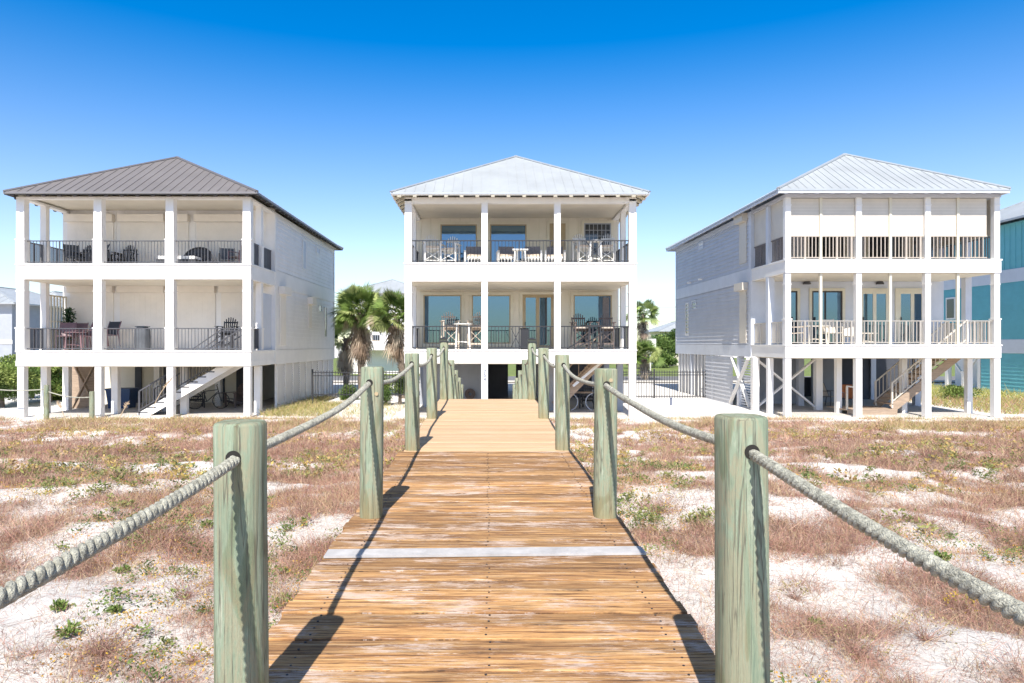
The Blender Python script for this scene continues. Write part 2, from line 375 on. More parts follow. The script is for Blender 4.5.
mb = MB(); mb.beam((-.975, 4.11, dz(4.11)+.008), (.95, 4.17, dz(4.17)+.008), .14, .012); mb.build('metal_strip', M['alu'], bw)

# round rope posts
ROWS = [-.42, 2.318, 4.97, 7.70, 10.41, 13.22, 15.6, 17.6, 19.4, 21.2]
def post_mesh(h_top, depth, r=.081):
    mb = MB(); n = 28; zs = [-depth, -.4, -.1, .1, .3, .5, .7, .85, h_top-.012, h_top-.003, h_top]; zs = sorted(zs)
    rr = random.uniform(-.02, .02); rings = []
    for k, z in enumerate(zs):
        rad = r*(1+.012*math.sin(z*5+rr*90)); rad -= .004 if z == h_top-.003 else (.011 if z == h_top else 0)
        for j in range(n):
            t = 2*math.pi*j/n; c, s = math.cos(t), math.sin(t); e = (abs(c)**3.0+abs(s)**3.0)**(-1/3.0)
            wob = 1+.012*math.sin(3*t+rr*200)+.006*math.sin(7*t)
            mb.v.append((rad*e*wob*c, rad*e*wob*s, z))
    m = len(zs)
    for k in range(m-1):
        for j in range(n): mb.f.append((k*n+j, k*n+(j+1) % n, (k+1)*n+(j+1) % n, (k+1)*n+j))
    mb.f.append(tuple((m-1)*n+j for j in range(n))); return mb
ordn = ['unseen one behind', 'nearest', 'second nearest', 'third', 'fourth', 'fifth', 'sixth', 'seventh', 'eighth', 'ninth']
def post_label(side, k):
    w_ = {1: 'thick green wood post nearest the camera, cropped by picture bottom, %s of boardwalk',
          2: 'green treated wood post standing on brown weathered planks, second nearest, %s of boardwalk',
          3: 'green wood post where brown planks meet the new pale planks, %s of boardwalk',
          4: 'green wood post halfway along the new pale planks, %s of boardwalk',
          5: 'dark capped post at the far end of the pale planks, %s of boardwalk',
          6: 'first post down the ramp past the pale planks, %s side of boardwalk',
          7: 'second post down the ramp toward the middle house, %s side of boardwalk',
          8: 'third post down the ramp toward the middle house, %s side of boardwalk',
          9: 'last lowest post at the foot of the ramp, %s side of boardwalk',
          0: 'green wood post just behind the camera, %s side of boardwalk'}[k]
    return w_ % side
holes = {}
for k, y in enumerate(ROWS):
    for sx, side in ((-1, 'left'), (1, 'right')):
        if k == 0: 
            holes[(k, sx)] = (.85*sx, y, dz(y)+1.075-.112); continue
        x = .848*sx+random.uniform(-.006, .006)+(.013 if k == 1 else 0); z = dz(y); ht = 1.075 + (random.uniform(-.012, .012) if k > 1 else (-.008 if sx > 0 else -.028))
        if k == 5: ht += .03
        t = thing('rope_post', post_label(side, k), 'post', (x, y, z), 'posts along the boardwalk')
        pm = post_mesh(ht, z+.3 if k > 5 else z-.2)
        pm.v = [(a*(1-0*c)+x+(.008*c*random.Random(k).uniform(-1, 1)), b+y, c+z) for a, b, c in pm.v]
        body = pm.build('post_body', M['post'], t, smooth=False)
        body.data.polygons.foreach_set('use_smooth', [True]*(len(body.data.polygons)-1)+[False])
        hz = z+ht-.112; yf = y-.081*1.0
        MB().cyl((x, yf-.0035, hz), (x, yf+.02, hz), .0245, n=20).build('rope_hole', M['black_hole'], t)
        if k in (2,):
            kx = x+(.05 if sx < 0 else .03); MB().cyl((kx, yf-.003, hz-.08*(-sx*.5+.5)+.03*(sx > 0)), (kx, yf+.02, hz-.08*(-sx*.5+.5)+.03*(sx > 0)), .014, n=12).build('knot', M['tan'], t)
        holes[(k, sx)] = (x, y, hz)
        if k == 5:
            c = thing('post_lamp', 'small dark solar lamp capping the tall far %s boardwalk post' % side, 'lamp', (x, y, z+ht), 'lamps capping the far posts')
            MB().box(x-.09, x+.09, y-.09, y+.09, z+ht+.001, z+ht+.02).build('base', M['black'], c)
            MB().box(x-.075, x+.075, y-.075, y+.075, z+ht+.021, z+ht+.06).build('lens', M['glassdark'], c)
            q = MB(); q.add([(x-.09, y-.09, z+ht+.061), (x+.09, y-.09, z+ht+.061), (x+.09, y+.09, z+ht+.061), (x-.09, y+.09, z+ht+.061), (x, y, z+ht+.1)], [(0,3,2,1),(0,1,4),(1,2,4),(2,3,4),(3,0,4)]); q.build('cap', M['black'], c)
def rope(a, b, sag, R0=.0188, fine=.006, lab='', name='rope', grp='ropes strung between the boardwalk posts', pitch=.078):
    a = np.array(a, float); b = np.array(b, float); L = np.linalg.norm(b-a); n = max(24, int(L/fine)); t = np.linspace(0, 1, n+1)
    c = a[None]*(1-t[:, None])+b[None]*t[:, None]; c[:, 2] -= sag*4*t*(1-t)
    c[:, 0] += .006*np.sin(t*9+a[1]); T = np.gradient(c, axis=0); T /= np.linalg.norm(T, axis=1)[:, None]
    U = np.cross(T, [0, 0, 1.0]); U /= np.linalg.norm(U, axis=1)[:, None]; W = np.cross(U, T)
    Vs = []; Fs = []; m = 8; base = 0; rs = R0*.60
    for s in range(3):
        ph = 2*np.pi*(t*L/pitch/1.0+s/3.0); cc = c+(U*np.cos(ph)[:, None]+W*np.sin(ph)[:, None])*(R0*.43)
        jit = 1+.05*np.sin(t*L*211+s)
        for j in range(m):
            th = 2*np.pi*j/m; Vs.append(cc+(U*np.cos(th)+W*np.sin(th))*(rs*jit)[:, None])
        idx = base+np.arange(n); N1 = n+1
        for j in range(m):
            j2 = (j+1) % m; Fs.append(np.stack([base+j*N1+np.arange(n), base+j*N1+np.arange(n)+1, base+j2*N1+np.arange(n)+1, base+j2*N1+np.arange(n)], 1))
        base += m*N1
    o = npmesh(name, np.concatenate(Vs), np.concatenate(Fs), M['rope']); o.data.polygons.foreach_set('use_smooth', [True]*len(o.data.polygons))
    return tag(o, lab, 'rope', grp)
rl = {0: 'thick twisted rope running out of the picture from the nearest %s post', 1: 'pale twisted rope from nearest to second nearest %s post',
      2: 'rope sagging from second nearest to third %s boardwalk post', 3: 'rope between third and fourth %s boardwalk posts',
      4: 'rope between fourth and fifth %s boardwalk posts', 5: 'rope dropping from the lamp capped %s post to the first ramp post',
      6: 'rope between first and second ramp posts on the %s', 7: 'rope between second and third ramp posts on the %s', 8: 'rope between third and last ramp posts on the %s'}
for k in range(9):
    for sx, side in ((-1, 'left'), (1, 'right')):
        rope(holes[(k, sx)], holes[(k+1, sx)], [.055, .045, .07, .08, .08, .08, .07, .07, .07][k], fine=[.005, .007, .012, .02, .02, .03, .03, .03, .03][k], lab=rl[k] % side)

# ---------------------------------------------------------------- house kit
def siding(mb, x, y0, y1, z0, z1, side, pitch=.18, th=.034):
    """lap boards on a wall in the plane X=x facing side (+1/-1)"""
    z = z0
    while z < z1-.02:
        zt = min(z+pitch, z1)
        a = x+side*th; b = x+side*.003
        mb.quad((a, y0, z), (a, y1, z), (b, y1, zt), (b, y0, zt)); mb.quad((a, y0, z), (a, y1, z), (x, y1, z-.001), (x, y0, z-.001)); z = zt
def hip_roof(h, x0, x1, y0, y1, ze, ra, rb, zr, mroof, mtrim, mrib=None, gut=None, fas=.035, seam=.34, rbh=.022):
    xm = (x0+x1)/2; A = (xm, ra, zr); B = (xm, rb, zr); mb = MB(); t = .07
    a, b, c, d = (x0, y0, ze), (x1, y0, ze), (x1, y1, ze), (x0, y1, ze)
    mb.add([a, b, c, d, A, B], [(0, 1, 4), (1, 2, 5, 4), (2, 3, 5), (3, 0, 4, 5)])
    lo = [(p[0], p[1], p[2]-t) for p in (a, b, c, d, A, B)]
    mb.add(lo, [(1, 0, 4), (2, 1, 4, 5), (3, 2, 5), (0, 3, 5, 4)])
    for p, q in ((a, b), (b, c), (c, d), (d, a)): mb.quad((p[0], p[1], p[2]-t), (q[0], q[1], q[2]-t), q, p)
    roof = mb.build('roof', mroof, h)
    so = MB(); q_ = [(p[0], p[1], p[2]-.006) for p in lo]; so.add(q_, [(1, 0, 4), (2, 1, 4, 5), (3, 2, 5), (0, 3, 5, 4)]); so.build('soffit', mtrim if mrib is None else mrib, roof)
    rib = MB(); up = .028
    x = x0+seam/2
    while x < x1:
        f = (x-x0)/(xm-x0) if x < xm else (x1-x)/(x1-xm); 
        if f > .03: rib.beam((x, y0-.006, ze+.012), (x, y0+(ra-y0)*f, ze+(zr-ze)*f+.012), .014, rbh, up=(1, 0, 0))
        x += seam
    y = y0+seam/2
    while y < y1:
        f = min(1, (y-y0)/(ra-y0), (y1-y)/(y1-rb))
        for s, xe in ((1, x0), (-1, x1)): rib.beam((xe-s*.006, y, ze+.012), (xe+(xm-xe)*f, y, ze+(zr-ze)*f+.012), .014, rbh, up=(0, 1, 0))
        y += seam
    rib.build('seam', mroof, roof)
    cap = MB()
    for p, q in ((a, A), (b, A), (c, B), (d, B), (A, B)):
        cap.beam((p[0], p[1], p[2]+.02), (q[0], q[1], q[2]+.02), .13, .05)
    cap.build('ridge_cap', mroof, roof)
    e = MB(); s = .02
    e.box(x0+s, x1-s, y0+s, y0+s+.04, ze-t-fas, ze-t-.003); e.box(x0+s, x0+s+.04, y0+s+.042, y1-s-.042, ze-t-fas, ze-t-.003); e.box(x1-s-.04, x1-s, y0+s+.042, y1-s-.042, ze-t-fas, ze-t-.003); e.box(x0+s, x1-s, y1-s-.04, y1-s, ze-t-fas, ze-t-.003)
    e.build('fascia', gut or mtrim, roof)
    return roof
def rafters(h, x0, x1, y0, y1, wx0, wx1, wy0, ze, m, sp=.56, sl=.45):
    x = x0+.3
    while x < x1-.2: MB().beam((x, y0+.03, ze-.145), (x, wy0, ze-.145+(wy0-y0)*sl), .06, .13, up=(1, 0, 0)).build('rafter_tail', m, h); x += sp
    y = y0+.6
    while y < y1-.3:
        MB().beam((x0+.03, y, ze-.145), (wx0, y, ze-.145+(wx0-x0)*sl), .06, .13, up=(0, 1, 0)).build('rafter_tail', m, h)
        MB().beam((x1-.03, y, ze-.145), (wx1, y, ze-.145+(x1-wx1)*sl), .06, .13, up=(0, 1, 0)).build('rafter_tail', m, h); y += sp
def railing(h, p, q, z0, z1, m, name='railing', sp=.115, post=None, wide=.016, top=.05, n_post=1):
    """panel of balusters between two plan points"""
    (xa, ya), (xb, yb) = p, q; L = math.hypot(xb-xa, yb-ya); ux, uy = (xb-xa)/L, (yb-ya)/L; mb = MB()
    mb.beam((xa, ya, z1), (xb, yb, z1), top, .035); mb.beam((xa, ya, z0+.07), (xb, yb, z0+.07), .035, .03)
    n = max(2, int(L/sp))
    for i in range(1, n):
        t = L*i/n; w_ = wide if (i % max(1, n//2) or i == 0 or n < 8) else wide*2.2
        x, y = xa+ux*t, ya+uy*t; mb.box(x-w_/2, x+w_/2, y-w_/2, y+w_/2, z0+.086 if w_ == wide else z0+.01, z1-.018)
    return mb.build(name, m, h)
def window_y(h, x0, x1, z0, z1, Y, mf, mg, name='window', cols=1, rows=1, trim=.11, fr=.05, door=False, mull=None, bars=None):
    """window/door set on a wall facing -Y at plane Y"""
    mb = MB(); d = .05
    mb.box(x0-trim, x0, Y-d, Y-.002, z0-trim*(not door), z1+trim); mb.box(x1, x1+trim, Y-d, Y-.002, z0-trim*(not door), z1+trim)
    mb.box(x0, x1, Y-d, Y-.002, z1, z1+trim)
    if not door: mb.box(x0, x1, Y-d-.02, Y-.002, z0-trim, z0)
    f = mb.build(name, M['creamtrim'] if mf is None else mf, h)
    s = MB(); e = Y-.036
    s.box(x0, x0+fr, e, Y-.002, z0, z1); s.box(x1-fr, x1, e, Y-.002, z0, z1); s.box(x0+fr, x1-fr, e, Y-.002, z1-fr, z1); s.box(x0+fr, x1-fr, e, Y-.002, z0, z0+fr)
    for m_ in (mull or []): xm = x0+(x1-x0)*m_; s.box(xm-fr*.6, xm+fr*.6, e+.004, Y-.002, z0+fr, z1-fr)
    s.build('sash', bars or M['tan'], f)
    MB().box(x0+fr, x1-fr, Y-.02, Y-.012, z0+fr, z1-fr).build('pane', mg, f)
    if cols > 1 or rows > 1:
        g_ = MB()
        for i in range(1, cols): xx = x0+fr+(x1-x0-2*fr)*i/cols; g_.box(xx-.012, xx+.012, Y-.034, Y-.021, z0+fr, z1-fr)
        for i in range(1, rows): zz = z0+fr+(z1-z0-2*fr)*i/rows; g_.box(x0+fr, x1-fr, Y-.03, Y-.0205, zz-.012, zz+.012)
        g_.build('glazing_bars', M['graywall'] if cols > 3 else M['tan'], f)
    if door: MB().box(x0+.1, x0+.13, Y-.085, Y-.04, z0+.95, z0+1.1).build('handle', M['black'], f)
    return f
def window_x(h, X, side, pa, pb, pt, pbm, mf, mg, name='window', hood=False, fr=.06):
    """window on a side wall from photo pixels: columns pa..pb, rows pt..pbm"""
    Ya, Yb = sorted((X*F/(pa-CX), X*F/(pb-CX))); Ym = (Ya+Yb)/2; z1 = ZZ(pt, Ym); z0 = ZZ(pbm, Ym); X0 = X+side*.022
    mb = MB(); o = X+side*.06
    if hood:
        mb.box(X0, X+side*.07, Ya, Yb, z0, z1-.16); sh = mb.build('shutter', mg, h)
        MB().box(X0, X+side*.27, Ya-.12, Yb+.12, z1-.16, z1+.16).build('shutter_box', mf, sh); return sh
    mb.box(X0, o, Ya-fr, Ya, z0-fr, z1+fr); mb.box(X0, o, Yb, Yb+fr, z0-fr, z1+fr); mb.box(X0, o, Ya, Yb, z1, z1+fr); mb.box(X0, o, Ya, Yb, z0-fr, z0)
    f = mb.build(name, mf, h); MB().box(X0, X+side*.035, Ya, Yb, z0, z1).build('pane', mg, f); return f
def stairs(h, x0, z0, x1, z1, y0, y1, mstr, mtread, mrail, rails=(True, True), over=1.0, n=None, sp=.13, name='stairs'):
    n = n or int(round((z1-z0)/.19)); s = MB(); d = Vector((x1-x0, 0, z1-z0)).normalized()
    for y in (y0, y1): s.beam((x0, y, z0-.02), (x1, y, z1-.14), .05, .30)
    st = s.build(name, mstr, h); t = MB()
    for i in range(n):
        f = (i+.5)/n; x = x0+(x1-x0)*f; z = z0+(z1-z0)*(i+1)/n-.06; w_ = abs(x1-x0)/n*.55; t.box(x-w_, x+w_, y0-.03, y1+.03, z, z+.045)
    t.build('treads', mtread, st)
    for k, y in enumerate((y0, y1)):
        if not rails[k]: continue
        r = MB(); r.beam((x0, y, z0+.95), (x1, y, z1+.95), .045, .045); r.beam((x0, y, z0+.24), (x1, y, z1+.24), .035, .035)
        m = int(abs(x1-x0)/sp)
        for i in range(m+1):
            f = i/m; x = x0+(x1-x0)*f; z = z0+(z1-z0)*f; w_ = .03 if i in (0, m) else .011; r.box(x-w_, x+w_, y-w_, y+w_, z+(0 if w_ > .02 else .24), z+.95)
        r.build('handrail', mrail, st)
    return st
def column(h, x, y, z0, z1, w, m, base=None, neck=None):
    mb = MB(); a = w/2
    if base: mb.box(x-a, x+a, y-a, y+a, z0+base, z1); b = a+.018; mb.box(x-b, x+b, y-b, y+b, z0, z0+base-.002); c = b+.02; mb.box(x-c, x+c, y-c, y+c, z0+base-.05, z0+base)
    else: mb.box(x-a, x+a, y-a, y+a, z0, z1)
    if neck: c = a+.02; mb.box(x-c, x+c, y-c, y+c, z1-neck-.03, z1-neck)
    return mb.build('column', m, h)
def floor_band(h, x0, x1, y0, y1, z0, z1, m, mc, name='balcony_floor', ledge=.025, split=None):
    mb = MB(); mb.box(x0, x1, y0, y1, z0, z1-.06); mb.box(x0-ledge, x1+ledge, y0-ledge, y1, z1-.058, z1)
    if split: mb.box(x0-.012, x1+.012, y0-.012, y1-.01, z0-.002, z0+split)
    o = mb.build(name, m, h)
    MB().box(x0+.15, x1-.15, y0+.15, y1-.02, z0-.03, z0-.005).build('ceiling', mc, o); return o

YF = 25.0; S = YF/F
# ================================================================ LEFT HOUSE
LH = thing('beach_house', 'white three storey left house with taupe metal roof and shutters behind both balconies', 'house', (-12.8, 30, 0), 'beach houses facing the dunes')
cols = [XX(p, YF) for p in (22.8, 99.7, 171.3, 248)]; xl, xr = cols[0]-.15, cols[-1]+.15; yf = YF-.14; yw = 27.65; yr = 38.3
f2, b2, f3, b3 = ZZ(350.5, YF), ZZ(366, YF), ZZ(264, YF), ZZ(279.5, YF); ze = ZZ(191.5, 24.4); zb = ZZ(199.5, YF)
floor_band(LH, xl, xr, yf, yw, b2, f2, M['white'], M['cream'], split=.2); floor_band(LH, xl, xr, yf, yw, b3, f3, M['white'], M['cream'], split=.2)
for i, x in enumerate(cols):
    w_ = .29
    column(LH, x, YF, f2, b3-.004, w_, M['white'], ZZ(328, YF)-f2+.02, .42); column(LH, x, YF, f3, zb, w_, M['white'], ZZ(240, YF)-f3+.02)
    column(LH, x, YF, -.5, b2-.004, .24, M['white'])
for x in (cols[0], cols[-1]):
    for (a, b, bs) in ((f2, b3-.004, .85), (f3, zb, .85)): column(LH, x, 26.25, a, b, .22, M['white2'], bs)
for x in cols: column(LH, x, 26.1 if x != cols[0] else 26.3, -.5, b2-.04, .24, M['white2'])
column(LH, XX(70, 27.8)-.05, 27.7, -.5, b2-.01, .24, M['white2'])
# top beam and ceiling
tb = MB(); tb.box(xl, xr, yf, yf+.28, zb, ze-.09); tb.box(xl, xl+.28, yf+.282, yw, zb, ze-.09); tb.box(xr-.28, xr, yf+.282, yw, zb, ze-.09); tb.build('porch_beam', M['white'], LH)
MB().box(xl+.285, xr-.285, yf+.285, yw-.01, zb+.12, zb+.16).build('ceiling', M['cream'], LH)
# walls
w = MB(); w.box(xl+.02, xr-.02, yw, yw+.12, b2, ze+.1); bw_ = w.build('wall', M['white2'], LH)
bt = MB(); x = xl+.2
while x < xr-.2: bt.box(x-.02, x+.02, yw-.015, yw-.001, f3+.02, zb+.12); x += .32
bt.build('battens', M['white2'], bw_)
w = MB(); w.box(xr-.14, xr-.02, yw+.122, yr, b2, ze-.1); w.box(xl+.02, xl+.14, yw+.122, yr, b2, ze-.1); w.box(xl+.142, xr-.142, yr-.12, yr, b2, ze-.1); sw = w.build('wall', M['white2'], LH)
for X, sd_ in ((xr-.02, 1), (xl+.02, -1)):
    s_ = MB(); siding(s_, X, yw+.25, yr-.1, f3+.10, ze-.3, sd_); s_.build('siding', M['white2'], sw)
    s_ = MB(); siding(s_, X, yw+.25, yr-.1, f2+.02, b3-.06, sd_); s_.build('siding', M['white2'], sw)
for (X0, X1) in ((xr-.018, xr+.03), (xl-.03, xl+.018)):
    t_ = MB()
    t_.box(X0, X1, yw-.0, yw+.24, b2-.01, ze-.1); t_.box(X0, X1, yr-.12, yr+.02, b2-.01, ze-.1)
    t_.box(X0, X1-.006*(1 if X1 > 0 else 1), yw+.242, yr-.122, b3-.02, f3+.06); t_.box(X0, X1-.006, yw+.242, yr-.122, b2-.02, f2); t_.box(X0, X1-.006, yw+.242, yr-.122, ze-.3, ze-.1)
    t_.build('trim_boards', M['white'], sw)
MB().box(xl+.14, xr-.14, yw+.13, yr-.13, b2, b2+.1).build('underfloor', M['cream'], LH)
roof = hip_roof(LH, XX(3, 24.4), XX(257, 24.4), 24.4, 38.9, ze, 28.1, 35.2, ZZ(157.5, 28.1), M['roofgrey'], M['darktrim'], M['creamtrim'])
rafters(LH, XX(3, 24.4), XX(257, 24.4), 24.4, 38.9, xl, xr, yf, ze, M['darktrim'])
# shutters at the back of the balconies
for (a, b) in ((68, 114), (121, 165), (171.5, 189), (197, 244)):
    sh = MB(); n = 0; z = f3+.03; zt = ZZ(222.5, yw)
    sh.box(XX(a, yw), XX(b, yw), yw-.05, yw-.002, f3+.01, zt); s1 = sh.build('shutter', M['wshutter'], LH)
    MB().box(XX(a, yw)-.04, XX(b, yw)+.04, yw-.24, yw-.002, zt+.001, zt+.3).build('shutter_box', M['wshutter'], s1)
    k = MB(); x = XX(a, yw)+.15
    while x < XX(b, yw)-.05: k.box(x-.003, x+.003, yw-.053, yw-.0505, f3+.03, zt-.02); x += .22
    k.build('slat_joints', M['wshutter'], s1)
for (a, b) in ((71, 114), (120.5, 165), (172, 215.5), (221.5, 250)):
    zt = ZZ(293, yw); s1 = MB().box(XX(a, yw), XX(b, yw), yw-.05, yw-.002, f2+.01, zt).build('shutter', M['wshutter'], LH)
    MB().box(XX(a, yw)-.04, XX(b, yw)+.04, yw-.24, yw-.002, zt+.001, zt+.28).build('shutter_box', M['wshutter'], s1)
    k = MB(); x = XX(a, yw)+.15
    while x < XX(b, yw)-.05: k.box(x-.003, x+.003, yw-.053, yw-.0505, f2+.03, zt-.02); x += .22
    k.build('slat_joints', M['wshutter'], s1)
for z0, z1 in ((f3, ZZ(241, YF)), (f2, ZZ(328.5, YF))):
    for i in range(3): railing(LH, (cols[i]+.15, YF), (cols[i+1]-.15, YF), z0, z1, M['darkmetal'])
    for x in (cols[0], cols[-1]):
        railing(LH, (x, YF+.15), (x, 26.14), z0, z1, M['darkmetal'], sp=.05)
        if z0 == f3 or x == cols[0]: railing(LH, (x, 26.36), (x, yw-.01), z0, z1, M['darkmetal'], sp=.05)
# slatted privacy screens
pv = MB(); x = cols[0]
for i in range(7): y = 26.4+i*.19; pv.box(x-.02, x+.02, y, y+.06, f2+.01, ZZ(297, 27))
for z in (f2+.5, f2+1.1, ZZ(297, 27)): pv.box(x-.035, x-.021, 26.38, yw-.01, z, z+.06)
pv.build('privacy_screen', M['creamtrim'], LH)
MB().box(cols[-1]-.02, cols[-1]+.02, 26.37, yw-.005, f2+.01, ZZ(294, 27.2)).build('privacy_screen', M['bgtrim'], LH)
# side windows
X = xr-.02
window_x(LH, X, 1, 302.2, 305.2, 241, 268.5, M['white'], M['bgtrim']); window_x(LH, X, 1, 315.7, 319, 248, 253, M['white'], M['bgtrim'])
window_x(LH, X, 1, 279, 284.5, 291, 345, M['wshutter'], M['wshutter'], hood=True); window_x(LH, X, 1, 307.6, 310.6, 301, 328, M['wshutter'], M['wshutter'], hood=True)
window_x(LH, X, 1, 318.2, 320.8, 306, 311, M['white'], M['glassdark']); window_x(LH, X, 1, 324.2, 325.8, 308, 336.5, M['white'], M['glassdark'])
# understory: louvred skirt on the right side, enclosure walls
lv = MB(); X = xr-.09; n = 9; y0 = yw+.5; y1 = yr-.1
for i in range(n+1):
    y = y0+(y1-y0)*i/n; lv.box(X-.05, X+.06, y-.06, y+.06, -.4, b2-.022)
lvf = lv.build('skirt_posts', M['white2'], LH); lv = MB()
for i in range(n):
    ya = y0+(y1-y0)*i/n+.07; yb = y0+(y1-y0)*(i+1)/n-.07; z = -.1
    while z < b2-.03: lv.quad((X+.055, ya, z), (X+.055, yb, z), (X-.01, yb, z+.1), (X-.01, ya, z+.1)); lv.quad((X+.055, ya, z), (X-.04, ya, z-.005), (X-.04, yb, z-.005), (X+.055, yb, z)); z += .105
lv.build('louvres', M['white2'], lvf)
xa_, xb_ = XX(99, 31), XX(253, 31); e = MB(); e.box(xa_, xb_, 31.0, 31.12, -.3, b2-.001); e.box(xa_, xa_+.12, 31.122, 37.5, -.3, b2-.001); e.box(xb_-.12, xb_, 31.122, 37.5, -.3, b2-.001); e.build('wall', M['cream'], LH)
for (a, b) in ((134.5, 141), (163, 175), (215, 224), (236, 246)):
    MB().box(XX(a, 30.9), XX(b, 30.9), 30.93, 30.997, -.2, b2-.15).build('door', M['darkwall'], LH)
for x in (cols[0]+.1, cols[1], cols[2], cols[3]-.1):
    for y in (29.4, 33, 36.5): column(LH, x, y, -.5, b2-.01, .24, M['white2'])
br = MB(); br.beam((XX(72, 28.4), 28.4, 0), (XX(96, 28.4), 28.4, 1.95), .05, .16, up=(0, 1, 0)); br.beam((XX(96, 28.4), 28.46, 0), (XX(72, 28.4), 28.46, 1.95), .05, .16, up=(0, 1, 0)); br.build('cross_brace', M['wood'], LH)
MB().box(XX(72, 28.7), XX(98, 28.7), 28.6, 28.66, -.2, b2-.005).build('dark_screen', M['wood'], LH)
fl = MB(); fl.box(xl+.3, xr-.3, 25.4, 37, -.2, .03); fl.build('slab', M['concrete'], LH)
stairs(LH, XX(141.5, 25.6), -.02, XX(249, 25.6), f2, 25.45, 26.55, M['white'], M['darkmetal'], M['darkmetal'], over=1)
MB().box(XX(139, 25.3), XX(176, 25.3), 25.05, 26.7, -.4, -.03).build('stair_pad', M['white'], LH)

# ================================================================ MIDDLE HOUSE
MH = thing('beach_house', 'white middle house with pale silver roof at the end of the boardwalk', 'house', (1.2, 31, 0), 'beach houses facing the dunes')
cols = [XX(p, YF) for p in (408.6, 484.6, 557.2, 632.1)]; xl, xr = cols[0]-.14, cols[-1]+.13; yw = 28.4; yr = 39.5
f2, b2, f3, b3 = ZZ(349.5, YF), ZZ(363.3, YF), ZZ(263, YF), ZZ(281.7, YF); ze = ZZ(192, 24.4); zb = ZZ(203.8, YF)
floor_band(MH, xl, xr, yf, yw, b2, f2, M['white'], M['cream']); floor_band(MH, xl, xr, yf, yw, b3, f3, M['white'], M['cream'])
for i, x in enumerate(cols):
    w_ = .26 if i in (0, 3) else .23
    column(MH, x, YF, f2, b3-.004, w_, M['white'], None, .4); column(MH, x, YF, f3, zb+.15, w_, M['white'])
    column(MH, x, YF, -.5, b2-.004, .24, M['white'] if i != 1 else M['bgtrim'])
for x in (cols[0], cols[-1]):
    for (a, b) in ((f2, b3-.004), (f3, zb+.1)): column(MH, x, 26.7, a, b, .2, M['white'])
for x in cols:
    for y in (27.4, 30.5, 34, 38): column(MH, x, y, -.5, b2-.04, .24, M['graywall'])
tb = MB(); tb.box(xl+.03, xr-.03, yf+.03, yf+.25, zb, ze-.22); tb.box(xl+.03, xl+.25, yf+.252, yw, zb, ze-.22); tb.box(xr-.25, xr-.03, yf+.252, yw, zb, ze-.22); tb.box(xl+.01, xr-.01, yf+.01, yf+.27, ze-.219, ze-.09); tb.build('porch_beam', M['white'], MH)
MB().box(xl+.255, xr-.255, yf+.255, yw-.01, zb+.1, zb+.14).build('ceiling', M['cream'], MH)
w = MB(); w.box(xl+.02, xr-.02, yw, yw+.12, b2, ze+.1); bw_ = w.build('wall', M['cream'], MH)
bt = MB(); x = xl+.25
while x < xr-.2:
    bt.box(x-.022, x+.022, yw-.018, yw-.001, f3+.02, zb+.1); bt.box(x-.022, x+.022, yw-.018, yw-.001, f2+.02, b3-.03); x += .41
bt.build('battens', M['creamtrim'], bw_)
w = MB(); w.box(xr-.14, xr-.02, yw+.122, yr, b2, ze-.1); w.box(xl+.02, xl+.14, yw+.122, yr, b2, ze-.1); w.box(xl+.142, xr-.142, yr-.12, yr, b2, ze-.1); sw = w.build('wall', M['white2'], MH)
for X, sd_ in ((xr-.02, 1), (xl+.02, -1)):
    for za, zc in ((f3, ze-.25), (f2, b3)): s_ = MB(); siding(s_, X, yw+.02, yr, za, zc, sd_); s_.build('siding', M['white2'], sw)
for (X0, X1) in ((xr-.018, xr+.03), (xl-.03, xl+.018)):
    t_ = MB()
    t_.box(X0, X1, yw, yw+.2, b2-.01, ze-.1); t_.box(X0, X1, yw+.202, yr, b3, f3); t_.box(X0, X1, yw+.202, yr, b2-.01, f2)
    t_.build('trim_boards', M['white'], sw)
hip_roof(MH, XX(390.5, 24.4), XX(650, 24.4), 24.4, 40, ze, 28.3, 36, ZZ(156.5, 28.3), M['rooflight'], M['white'], M['creamtrim'])
rafters(MH, XX(390.5, 24.4), XX(650, 24.4), 24.4, 40, xl, xr, yf, ze, M['creamtrim'])
G = M['glass']
window_y(MH, XX(440.5, yw), XX(477, yw), f3+.28, ZZ(224.5, yw), yw, None, G)
window_y(MH, XX(490, yw), XX(526.5, yw), f3+.28, ZZ(224.5, yw), yw, None, G)
window_y(MH, XX(549.5, yw), XX(565.5, yw), f3+.02, ZZ(223.5, yw), yw, None, G, 'door', door=True, fr=.2)
window_y(MH, XX(584, yw), XX(611, yw), f3+.75, ZZ(223.3, yw), yw, None, M['glassdark'], cols=6, rows=5, bars=M['graywall'])
window_y(MH, XX(423.5, yw), XX(461.5, yw), f2+.22, ZZ(295, yw), yw, None, G)
window_y(MH, XX(471.8, yw), XX(510.5, yw), f2+.22, ZZ(295, yw), yw, None, G)
dd = window_y(MH, XX(522.5, yw), XX(554, yw), f2+.02, ZZ(294.5, yw), yw, None, G, 'door', door=True, fr=.13, mull=[.48])
MB().box(XX(545, yw), XX(547, yw), yw-.03, yw-.0205, f2+.2, ZZ(297, yw)).build('open_gap', M['black'], dd)
ww = window_y(MH, XX(573.5, yw), XX(611.7, yw), f2+.22, ZZ(295, yw), yw, None, G)
MB().box(XX(602.5, yw), XX(609, yw), yw-.03, yw-.0205, f2+.3, ZZ(297.5, yw)).build('curtain', M['wicker'], ww)
for z0, z1 in ((f3, ZZ(240.7, YF)), (f2, ZZ(326.5, YF))):
    for i in range(3): railing(MH, (cols[i]+.13, YF), (cols[i+1]-.13, YF), z0, z1, M['black'], sp=.125, wide=.018)
    for x in (cols[0], cols[-1]):
        railing(MH, (x, YF+.13), (x, 26.6), z0, z1, M['black']); railing(MH, (x, 26.8), (x, yw-.02), z0, z1, M['black'])
